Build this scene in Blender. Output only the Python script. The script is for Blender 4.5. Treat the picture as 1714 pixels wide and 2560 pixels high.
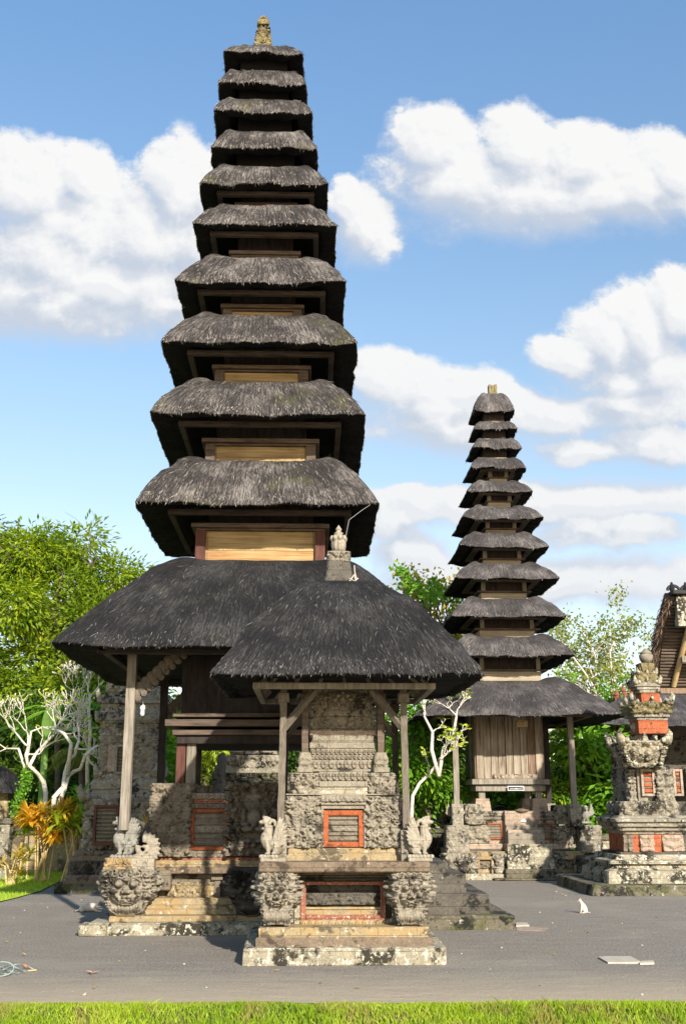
import bpy, bmesh, math, random
import numpy as np
from mathutils import Vector, Matrix

for o in list(bpy.data.objects): bpy.data.objects.remove(o)
SC = bpy.context.scene
COL = SC.collection
rad = math.radians

# ------------------------------------------------------------------ camera
CAM = np.array([0.0, 0.0, 1.7])
FPX, PITCH, YAW = 2700.0, rad(14.93), rad(1.74)
_F = np.array([math.sin(YAW)*math.cos(PITCH), math.cos(YAW)*math.cos(PITCH), math.sin(PITCH)])
_R = np.array([math.cos(YAW), -math.sin(YAW), 0.0])
_U = np.cross(_R, _F)
cam = bpy.data.cameras.new('camera'); camo = bpy.data.objects.new('camera', cam); COL.objects.link(camo)
camo.location = CAM; camo.rotation_euler = (math.pi/2+PITCH, 0, -YAW)
cam.sensor_fit = 'VERTICAL'; cam.sensor_height = 36; cam.lens = FPX/2560*36; cam.clip_end = 3000; cam.clip_start = .1
SC.camera = camo

def ray(px, py):
    return _F + _R*((px-857)/FPX) - _U*((py-1280)/FPX)
def at(px, py, D):
    """point of the plane y=D seen at photograph pixel px,py"""
    d = ray(px, py); return CAM + d*(D/d[1])
def ground(px, py, z=0.0):
    d = ray(px, py); t = (z-CAM[2])/d[2]; return CAM + d*t

# ------------------------------------------------------------------ sun, sky, exposure
SUN_EL, SUN_AZ = rad(26), rad(20)      # sun behind the camera, to its right
sd = Vector((math.sin(SUN_AZ)*math.cos(SUN_EL), -math.cos(SUN_AZ)*math.cos(SUN_EL), math.sin(SUN_EL)))
sl = bpy.data.lights.new('sun', 'SUN'); sl.energy = 4.8; sl.angle = rad(1.0); sl.color = (1.0, .93, .83)
so = bpy.data.objects.new('sun', sl); COL.objects.link(so)
so.rotation_euler = sd.to_track_quat('Z', 'Y').to_euler(); so.location = (6, -20, 25)
SC.view_settings.view_transform = 'Standard'; SC.view_settings.look = 'None'
SC.view_settings.exposure = 0.8; SC.view_settings.gamma = 1; SC.view_settings.use_curve_mapping = False

W = bpy.data.worlds.new('World'); SC.world = W; W.use_nodes = True
class NT:
    def __init__(s, tree): s.t = tree; s.n = tree.nodes; s.l = tree.links
    def node(s, typ, **kw):
        n = s.n.new(typ)
        for k, v in kw.items(): setattr(n, k, v)
        return n
    def put(s, sock, v):
        if isinstance(v, bpy.types.NodeSocket): s.l.new(v, sock)
        elif v is not None:
            if isinstance(v, (tuple, list)) and len(v) == 3 and sock.type == 'RGBA': v = (*v, 1)
            sock.default_value = v
    def m(s, op, a, b=None, c=None, clamp=False):
        n = s.node('ShaderNodeMath', operation=op, use_clamp=clamp)
        s.put(n.inputs[0], a); s.put(n.inputs[1], b); s.put(n.inputs[2], c); return n.outputs[0]
    def vm(s, op, a, b=None, sc=None):
        n = s.node('ShaderNodeVectorMath', operation=op)
        s.put(n.inputs[0], a); s.put(n.inputs[1], b)
        if sc is not None: s.put(n.inputs[3], sc)
        return n.outputs[1] if op in ('LENGTH', 'DISTANCE', 'DOT_PRODUCT') else n.outputs[0]
    def noise(s, vec, scale, detail=4, rough=.55, dist=0, out=0):
        n = s.node('ShaderNodeTexNoise'); s.put(n.inputs['Vector'], vec)
        n.inputs['Scale'].default_value = scale; n.inputs['Detail'].default_value = detail
        n.inputs['Roughness'].default_value = rough; n.inputs['Distortion'].default_value = dist
        return n.outputs[out]
    def mr(s, v, a, b, c=0., d=1., smooth=False):
        n = s.node('ShaderNodeMapRange'); n.interpolation_type = 'SMOOTHSTEP' if smooth else 'LINEAR'
        s.put(n.inputs[0], v)
        for i, q in enumerate((a, b, c, d)): s.put(n.inputs[i+1], q)
        return n.outputs[0]
    def mix(s, f, a, b, mode='MIX'):
        n = s.node('ShaderNodeMix', data_type='RGBA', blend_type=mode)
        s.put(n.inputs[0], f); s.put(n.inputs[6], a); s.put(n.inputs[7], b); return n.outputs[2]
    def ramp(s, f, stops):
        n = s.node('ShaderNodeValToRGB'); s.put(n.inputs[0], f); e = n.color_ramp.elements
        while len(e) < len(stops): e.new(.5)
        for i, (p, c) in enumerate(stops): e[i].position = p; e[i].color = (*c, 1)
        return n.outputs[0]
    def comb(s, x, y, z=0.):
        n = s.node('ShaderNodeCombineXYZ'); s.put(n.inputs[0], x); s.put(n.inputs[1], y); s.put(n.inputs[2], z); return n.outputs[0]

K = 1.0931
CLOUDS = [  # photo x, y, half width, half height (sky directions)
 (60,440,130,95),(120,700,260,75),(400,700,150,60),(1440,920,170,60),(1500,850,120,70),(1100,960,240,60),(1000,930,160,75),(1230,1150,420,45),(160,520,140,110),(330,640,160,90),(430,640,90,100),(70,455,120,95),(190,430,75,80),(110,590,170,125),(330,540,140,130),(415,440,95,105),(470,560,120,160),(250,650,230,85),(60,660,180,80),(520,470,110,120),
 (1180,440,210,85),(1350,440,210,80),(990,345,95,85),(1060,430,170,95),(1180,350,105,92),(1330,365,110,78),(1450,425,150,85),(1290,440,230,72),(1530,395,100,72),
 (830,510,75,72),(790,465,45,45),(1300,812,72,52),(1385,780,85,75),(1480,770,110,105),(1560,715,75,85),(1420,860,150,55),
 (870,880,78,62),(960,900,115,62),(1075,895,90,52),(1250,945,105,50),(1480,1000,115,52),(1330,1035,120,35),(1040,965,190,50),
 (950,1150,85,45),(1050,1145,60,45),(900,1190,60,60),(1330,1215,110,38),(1460,1228,110,38),(1250,1330,380,60),(930,1260,90,50)]
g = bpy.data.node_groups.new('cloud_field', 'ShaderNodeTree')
g.interface.new_socket('uv', in_out='INPUT', socket_type='NodeSocketVector')
g.interface.new_socket('f', in_out='OUTPUT', socket_type='NodeSocketFloat')
G = NT(g); gi = G.node('NodeGroupInput'); go_ = G.node('NodeGroupOutput')
uv = gi.outputs[0]
wob = G.vm('SCALE', G.vm('SUBTRACT', G.noise(uv, 9, 5, .6, 0, 1), (.5, .5, .5)), None, .06)
uvd = G.vm('ADD', uv, wob); cur = None
for (x, y, a, b) in CLOUDS:
    d = ray(x*K, y*K); u0, v0 = d[0]/d[1], d[2]/d[1]
    d2 = ray(x*K, (y-b)*K); rv = abs(d2[2]/d2[1]-v0); ru = a*K/FPX*1.08
    q = G.vm('MULTIPLY', G.vm('SUBTRACT', uvd, (u0, v0, 0)), (1/ru, 1/rv, 0))
    e = G.m('SUBTRACT', 1.0, G.vm('LENGTH', q))
    cur = e if cur is None else G.m('SMOOTH_MAX', cur, e, .25)
nz = G.m('MULTIPLY', G.m('SUBTRACT', G.noise(uv, 16, 10, .64), .5), 1.15)
n2 = G.m('MULTIPLY', G.m('SUBTRACT', G.noise(uv, 5, 3, .5), .5), .5)
G.put(go_.inputs[0], G.m('ADD', G.m('ADD', G.m('ADD', cur, nz), n2), .24))

w = NT(W.node_tree); w.n.clear()
out = w.node('ShaderNodeOutputWorld')
sky = w.node('ShaderNodeTexSky', sky_type='NISHITA'); sky.sun_disc = False
sky.sun_elevation = SUN_EL; sky.sun_rotation = math.pi - SUN_AZ; sky.air_density = 1.0; sky.dust_density = .6; sky.ozone_density = 1.2
tc = w.node('ShaderNodeTexCoord').outputs['Generated']
sp = w.node('ShaderNodeSeparateXYZ'); w.put(sp.inputs[0], tc)
yy = w.m('MAXIMUM', w.m('ABSOLUTE', sp.outputs[1]), .05)
def field(dv, du=0.):
    n = w.node('ShaderNodeGroup'); n.node_tree = g
    w.put(n.inputs[0], w.comb(w.m('ADD', w.m('DIVIDE', sp.outputs[0], yy), du), w.m('ADD', w.m('DIVIDE', sp.outputs[2], yy), dv))); return n.outputs[0]
f0 = field(0.); f1 = field(.030, .012); f2 = field(.007, .004)
lit0 = w.mr(w.m('SUBTRACT', f0, f1), -.36, .34, 0., 1., True)
lit = w.m('ADD', w.m('MULTIPLY', lit0, .75), w.mr(w.m('SUBTRACT', f0, f2), -.10, .10, 0., .25), clamp=True)
dens = w.mr(f0, -.26, w.m('ADD', w.m('MULTIPLY', w.m('SUBTRACT', 1., lit), .75), .10), 0., .98, True)
thick = w.mr(f0, .1, 1.0, 0., 1.)
lowv = w.mr(w.m('DIVIDE', sp.outputs[2], yy), .1, .5, 1., 0.)
ccol = w.mix(lit, (.60, .66, .76), (.97, .965, .955))
ccol = w.mix(w.m('MULTIPLY', lowv, .35), ccol, (.66, .74, .84))
up = w.mr(sp.outputs[2], 0., .75, 0., 1.)
skyc = w.mix(1.0, sky.outputs[0], w.ramp(up, [(0, (1.02, .96, .88)), (.25, (1.22, 1.05, .93)), (.5, (1.20, 1.18, 1.08)), (1, (1.00, 1.30, 1.45))]), 'MULTIPLY')
b1 = w.node('ShaderNodeBackground'); w.put(b1.inputs[0], skyc); b1.inputs[1].default_value = .115
b2 = w.node('ShaderNodeBackground'); w.put(b2.inputs[0], ccol); b2.inputs[1].default_value = .57
ms = w.node('ShaderNodeMixShader'); w.put(ms.inputs[0], dens)
w.l.new(b1.outputs[0], ms.inputs[1]); w.l.new(b2.outputs[0], ms.inputs[2]); w.l.new(ms.outputs[0], out.inputs[0])
W.cycles.sampling_method = 'MANUAL'; W.cycles.sample_map_resolution = 512

# ------------------------------------------------------------------ materials
def newmat(name):
    m = bpy.data.materials.new(name); m.use_nodes = True; t = NT(m.node_tree); t.n.clear()
    o = t.node('ShaderNodeOutputMaterial'); b = t.node('ShaderNodeBsdfPrincipled'); t.l.new(b.outputs[0], o.inputs[0])
    b.inputs['Specular IOR Level'].default_value = .25
    return m, t, b, o
def bump(t, b, h, strength=.6, dist=.01):
    n = t.node('ShaderNodeBump'); n.inputs['Strength'].default_value = strength; n.inputs['Distance'].default_value = dist
    t.put(n.inputs['Height'], h); t.l.new(n.outputs[0], b.inputs['Normal'])
def pos(t): return t.node('ShaderNodeNewGeometry').outputs['Position']
def island(t): return t.node('ShaderNodeNewGeometry').outputs['Random Per Island']

def m_thatch(name, dark, mid, light, moss=0.0):
    m, t, b, o = newmat(name)
    u = t.node('ShaderNodeUVMap').outputs[0]; p = pos(t)
    st = t.noise(t.vm('MULTIPLY', u, (36, 3.6, 1)), 1., 5, .7, .7)
    fi = t.noise(t.vm('MULTIPLY', u, (150, 16, 1)), 1., 3, .6, .4)
    pa = t.noise(p, 1.9, 4, .6)
    v = t.m('ADD', t.m('MULTIPLY', st, .6), t.m('MULTIPLY', fi, .4))
    v = t.m('ADD', v, t.m('MULTIPLY', t.m('SUBTRACT', pa, .5), .45))
    c = t.ramp(v, [(.32, dark), (.5, mid), (.68, light)])
    if moss: c = t.mix(t.mr(t.noise(p, 1.3, 4, .7), .57, .72, 0, moss), c, (.11, .105, .035))
    t.put(b.inputs['Base Color'], c); b.inputs['Roughness'].default_value = .9
    bump(t, b, v, 1.0, .035); return m
def m_strand(name, cols):
    m, t, b, o = newmat(name)
    t.put(b.inputs['Base Color'], t.ramp(island(t), [(i/(len(cols)-1), c) for i, c in enumerate(cols)])); b.inputs['Roughness'].default_value = .8
    return m
def m_stone(name, base, dark, light, grime=.5, lich=.5, moss=.0, warm=None, sc=1., bs=.8, red=None):
    m, t, b, o = newmat(name); p = pos(t)
    big = t.noise(p, 2.3*sc, 5, .62); med = t.noise(p, 9*sc, 6, .68, .4); fine = t.noise(p, 55*sc, 5, .7)
    c = t.mix(t.mr(t.m('ADD', t.m('MULTIPLY', fine, .5), t.m('MULTIPLY', med, .5)), .36, .62), tuple(x*.55 for x in base), tuple(min(1, x*1.3) for x in base))
    if warm: c = t.mix(t.mr(t.noise(p, 3.7*sc, 3), .44, .60), c, warm)
    if red: c = t.mix(t.mr(t.noise(p, 7*sc, 3), .56, .60), c, red)
    c = t.mix(t.mr(t.m('ADD', t.m('MULTIPLY', big, .6), t.m('MULTIPLY', med, .4)), .585-.10*grime, .625-.09*grime), c, dark)
    if moss: c = t.mix(t.mr(t.noise(p, 4.3*sc, 5, .7), .66-.2*moss, .74-.15*moss, 0, .8), c, (.075, .08, .02))
    c = t.mix(t.mr(t.noise(t.vm('ADD', p, (7., 3., 1.)), 13*sc, 6, .7), .655-.13*lich, .69-.12*lich), c, light)
    # joints between the stone blocks
    br = t.node('ShaderNodeTexBrick'); pr = t.node('ShaderNodeSeparateXYZ'); t.put(pr.inputs[0], p)
    t.put(br.inputs['Vector'], t.comb(t.m('ADD', pr.outputs[0], pr.outputs[1]), pr.outputs[2]))
    br.inputs['Scale'].default_value = 1.0; br.inputs['Brick Width'].default_value = .42; br.inputs['Row Height'].default_value = .14
    br.inputs['Mortar Size'].default_value = .004; br.inputs['Mortar Smooth'].default_value = .6
    c = t.mix(t.m('MULTIPLY', br.outputs['Fac'], .45), c, tuple(x*.4 for x in dark))
    t.put(b.inputs['Base Color'], c); b.inputs['Roughness'].default_value = .92
    h = t.m('ADD', t.m('MULTIPLY', med, .7), t.m('MULTIPLY', fine, .35))
    h = t.m('SUBTRACT', h, t.m('MULTIPLY', br.outputs['Fac'], .3))
    bump(t, b, h, bs, .014); return m
def m_wood(name, a, bcol, ax=(2, 2, 30), rough=.75, bs=.5):
    m, t, b, o = newmat(name); p = pos(t)
    g1 = t.noise(t.vm('MULTIPLY', p, ax), 1., 5, .65, .5); g2 = t.noise(p, 2.2, 3)
    v = t.m('ADD', t.m('MULTIPLY', g1, .75), t.m('MULTIPLY', g2, .25))
    t.put(b.inputs['Base Color'], t.ramp(v, [(.35, a), (.62, bcol)])); b.inputs['Roughness'].default_value = rough
    bump(t, b, g1, bs, .008); return m
def m_plain(name, c, rough=.6, var=.25, sc=20):
    m, t, b, o = newmat(name); p = pos(t)
    v = t.noise(p, sc, 4)
    t.put(b.inputs['Base Color'], t.mix(t.mr(v, .3, .7), tuple(x*(1-var) for x in c), tuple(min(1, x*(1+var)) for x in c)))
    b.inputs['Roughness'].default_value = rough; bump(t, b, v, .3, .004); return m
def m_leaf(name, cols, trans=.35, patch=None):
    m, t, b, o = newmat(name)
    r = island(t); p = pos(t)
    if patch: pf = t.mr(t.noise(p, 2.6, 5, .7), .50, .60, 0, .85)
    v = t.m('ADD', t.m('MULTIPLY', r, .6), t.m('MULTIPLY', t.mr(t.noise(p, .9, 3), .3, .7), .4))
    c = t.ramp(v, [(i/(len(cols)-1), x) for i, x in enumerate(cols)])
    if patch: c = t.mix(pf, c, patch)
    t.put(b.inputs['Base Color'], c); b.inputs['Roughness'].default_value = .5; b.inputs['Specular IOR Level'].default_value = .35
    tr = t.node('ShaderNodeBsdfTranslucent'); t.put(tr.inputs[0], t.mix(1., c, (1.15, 1.2, .55), 'MULTIPLY'))
    mx = t.node('ShaderNodeMixShader'); mx.inputs[0].default_value = trans
    t.l.new(b.outputs[0], mx.inputs[1]); t.l.new(tr.outputs[0], mx.inputs[2]); t.l.new(mx.outputs[0], o.inputs[0]); return m

M = {}
M['thatch_up'] = m_thatch('weathered_thatch', (.011, .010, .010), (.041, .035, .032), (.28, .25, .22), .5)
M['thatch_low'] = m_thatch('black_palm_thatch', (.004, .004, .005), (.015, .014, .014), (.075, .070, .066), .12)
M['thatch_far'] = m_thatch('grey_thatch', (.020, .018, .018), (.055, .048, .046), (.21, .19, .175), .0)
M['st_up'] = m_strand('pale_strands', [(.02, .018, .016), (.07, .06, .052), (.16, .14, .12), (.38, .345, .30)])
M['st_low'] = m_strand('dark_strands', [(.012, .012, .012), (.03, .028, .027), (.045, .042, .040), (.18, .168, .155)])
M['st_edge'] = m_strand('eave_shade_strands', [(.003, .003, .003), (.008, .007, .007), (.018, .016, .015)])  # fringe below the lip, blackened to carry eave shade in its colour
M['under'] = m_thatch('thatch_underside_shade', (.003, .003, .003), (.006, .006, .006), (.013, .012, .011))  # near-black thatch: the shade below the eaves is put into the colour
M['amber'] = m_wood('amber_board', (.21, .14, .06), (.47, .34, .165), (1.2, 2, 26))
M['orange_board'] = m_wood('orange_board', (.26, .14, .055), (.46, .29, .13), (1.2, 2, 26))
M['eave_wood'] = m_wood('eave_timber', (.022, .017, .014), (.07, .054, .042), (3, 3, 30))
M['pale_wood'] = m_wood('pale_board', (0.238, 0.189, 0.126), (0.434, 0.371, 0.273), (1.5, 2, 30))
M['brown_wood'] = m_wood('brown_timber', (.05, .036, .026), (.15, .11, .08), (3, 3, 30))
M['grey_wood'] = m_wood('grey_weathered_post', (0.119, 0.101, 0.077), (0.294, 0.259, 0.206), (30, 30, 2.2), .85)
M['carv_wood'] = m_wood('carved_grey_post', (0.077, 0.063, 0.0455), (0.175, 0.147, 0.112), (40, 40, 9), .85, .9)
M['dark_wood'] = m_wood('dark_timber', (.012, .009, .008), (.045, .034, .028), (12, 12, 3))
M['red_wood'] = m_wood('red_brown_timber', (.06, .024, .018), (.13, .05, .036), (30, 30, 3))
M['plank'] = m_wood('weathered_plank', (0.119, 0.0875, 0.0595), (0.364, 0.308, 0.231), (22, 22, 1.6), .85)
M['plank_brown'] = m_wood('brown_plank', (.09, .055, .035), (.26, .18, .12), (22, 22, 1.6), .85)
M['stone'] = m_stone('carved_grey_stone', (0.245, 0.213, 0.161), (0.0525, 0.0462, 0.035), (0.35, 0.322, 0.259), .35, .25)
M['stone_brown'] = m_stone('brown_carved_stone', (0.189, 0.158, 0.115), (0.056, 0.0455, 0.0315), (0.252, 0.217, 0.164), .4, .1)
M['stone_white'] = m_stone('lichen_white_stone', (.30, .26, .18), (.035, .03, .02), (.48, .45, .35), .8, .9, .35)
M['stone_tan'] = m_stone('tan_sandstone', (.30, .235, .135), (.105, .082, .05), (.44, .39, .29), .6, .5, .0, (.31, .215, .10))
M['stone_slab'] = m_stone('brown_slab_stone', (0.175, 0.13, 0.0875), (0.063, 0.0455, 0.0315), (0.35, 0.294, 0.21), .4, .25)
M['stone_moss'] = m_stone('mossy_black_stone', (0.14, 0.122, 0.084), (0.0196, 0.0182, 0.014), (0.35, 0.329, 0.252), .9, .35, .7)
M['stone_dark'] = m_stone('dark_stone', (.10, .088, .07), (.02, .018, .015), (.24, .215, .17), .7, .2, .2)
M['stone_old'] = m_stone('old_temple_stone', (.25, .22, .165), (.035, .03, .024), (.40, .375, .30), .6, .62, .3)
M['stone_gold'] = m_stone('gold_lichen_stone', (.20, .165, .08), (.05, .042, .018), (.32, .31, .20), .5, .4)
M['statue'] = m_stone('pale_statue_stone', (0.301, 0.262, 0.196), (0.14, 0.115, 0.0805), (0.392, 0.357, 0.287), .25, .25, sc=2.5, bs=.5)
M['statue_grey'] = m_stone('grey_statue_stone', (.25, .235, .195), (.08, .075, .06), (.40, .38, .32), .5, .2, bs=.6)
M['pink'] = m_stone('pink_stone', (0.35, 0.266, 0.196), (0.182, 0.126, 0.084), (0.434, 0.364, 0.28), .25, .2)
M['brick'] = m_stone('orange_brick', (.36, .105, .045), (.10, .04, .022), (.42, .25, .16), .45, .3, sc=1.5)
M['orange'] = m_stone('orange_paint', (.33, .088, .032), (.13, .04, .02), (.40, .24, .15), .45, .3, sc=3, bs=.4)
M['oldred'] = m_stone('faded_red_paint', (.27, .11, .07), (.16, .07, .045), (.66, .52, .42), .3, .45, sc=2)
M['redroof'] = m_plain('red_clay', (.24, .075, .05), .8)
M['white'] = m_plain('white_plastic', (.75, .75, .72), .4, .05)
M['black'] = m_plain('black_board', (.012, .012, .014), .4, .2)
M['iron'] = m_plain('black_iron', (.015, .013, .013), .6, .3)
M['wire'] = m_plain('grey_wire', (.30, .29, .27), .5, .1)
M['bamboo'] = m_plain('bamboo_pole', (.50, .36, .17), .5, .2, 9)
M['bark'] = m_plain('brown_bark', (.11, .085, .06), .9, .4, 6)
M['frangi'] = m_stone('pale_grey_bark', (.60, .54, .44), (.25, .22, .17), (.72, .67, .57), .2, .3, sc=3, bs=.4)
M['tree_leaf'] = m_leaf('mango_leaf', [(.04, .085, .010), (.15, .24, .016), (.32, .41, .022), (.50, .52, .03)], .5)
M['dark_leaf'] = m_leaf('dark_leaf', [(.015, .038, .008), (.04, .085, .012), (.09, .17, .015), (.20, .28, .02)], .35)
M['bright_leaf'] = m_leaf('bright_green_leaf', [(.05, .14, .012), (.12, .28, .02), (.20, .40, .03), (.36, .54, .04)], .45)
M['yellow_leaf'] = m_leaf('yellow_leaf', [(.16, .22, .02), (.36, .33, .03), (.55, .38, .03), (.60, .24, .03)], .4)
M['pale_leaf'] = m_leaf('pale_sparse_leaf', [(.13, .18, .03), (.24, .28, .05), (.38, .36, .08)], .45)
M['orange_leaf'] = m_leaf('orange_leaf', [(.30, .10, .015), (.58, .28, .02), (.74, .46, .04), (.78, .62, .09)], .35)
M['lime_leaf'] = m_leaf('lime_leaf', [(.18, .28, .02), (.38, .46, .03), (.60, .62, .05)], .4)
M['banana_leaf'] = m_leaf('banana_leaf', [(.12, .24, .04), (.24, .40, .09), (.38, .52, .16)], .5)
M['grass'] = m_leaf('grass_blade', [(.13, .24, .012), (.27, .40, .02), (.42, .52, .03), (.60, .58, .12)], .45, patch=(.40, .34, .10))
M['soil'] = m_plain('grass_soil', (.07, .085, .02), .95, .4, 8)
M['lawn'] = m_plain('lawn_turf', (.33, .44, .035), .95, .18, 5)
M['fur_white'] = m_plain('white_fur', (.56, .48, .39), .9, .08, 30)
M['fur_grey'] = m_plain('grey_fur', (.16, .145, .12), .9, .2, 30)
M['fur_ginger'] = m_plain('ginger_fur', (.62, .33, .19), .9, .12, 30)
M['slab'] = m_plain('pale_concrete', (.42, .37, .29), .9, .12, 7)
M['string'] = m_plain('pale_green_string', (.28, .38, .34), .7, .1)
M['dryleaf'] = m_plain('dry_leaf', (.55, .31, .19), .8, .2)
M['flame'] = m_plain('orange_petal', (.85, .20, .02), .6, .1)
M['hollow_shade'] = m_plain('painted_hollow_shade', (.02, .018, .015), .9, .2)  # dark colour that paints the shade inside the square holes
# gravel yard
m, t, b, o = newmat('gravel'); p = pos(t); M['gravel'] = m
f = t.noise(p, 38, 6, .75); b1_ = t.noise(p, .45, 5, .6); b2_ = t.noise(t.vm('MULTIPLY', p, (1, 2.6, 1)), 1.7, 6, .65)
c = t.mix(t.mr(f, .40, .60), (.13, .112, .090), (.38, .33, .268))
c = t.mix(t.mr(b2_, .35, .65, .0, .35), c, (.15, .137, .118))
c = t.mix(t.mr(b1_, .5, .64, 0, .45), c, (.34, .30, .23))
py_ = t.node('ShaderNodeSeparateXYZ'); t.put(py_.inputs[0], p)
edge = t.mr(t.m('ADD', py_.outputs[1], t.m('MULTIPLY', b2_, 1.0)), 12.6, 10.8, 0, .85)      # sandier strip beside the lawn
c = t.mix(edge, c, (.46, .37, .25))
vo = t.node('ShaderNodeTexVoronoi'); t.put(vo.inputs[0], p); vo.inputs['Scale'].default_value = 30
c = t.mix(t.mr(vo.outputs[0], .16, .10, 0, .55), c, (.42, .40, .37))
t.put(b.inputs['Base Color'], c); b.inputs['Roughness'].default_value = .95
bump(t, b, t.m('ADD', f, t.m('MULTIPLY', b2_, 1.5)), .8, .03)

# ------------------------------------------------------------------ numpy noise
def _h(i, j, k):
    n = (i*374761393 + j*668265263 + k*1440662683) & 0xffffffff
    n = ((n ^ (n >> 13))*1274126177) & 0xffffffff
    return ((n ^ (n >> 16)) & 0xffff)/65535.0
def vnoise(P):
    P = np.asarray(P, float)+1000.; I = np.floor(P).astype(np.int64); f = P-I; f = f*f*(3-2*f)
    r = 0
    for a in (0, 1):
        for b in (0, 1):
            for c in (0, 1):
                wgt = (f[..., 0] if a else 1-f[..., 0])*(f[..., 1] if b else 1-f[..., 1])*(f[..., 2] if c else 1-f[..., 2])
                r = r + wgt*_h(I[..., 0]+a, I[..., 1]+b, I[..., 2]+c)
    return r*2-1
def fbm(P, sc=1., octv=3):
    P = np.asarray(P, float); r = 0; a = 1.
    for i in range(octv): r = r+a*vnoise(P*sc); sc *= 2.1; a *= .5
    return r/1.75

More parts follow.
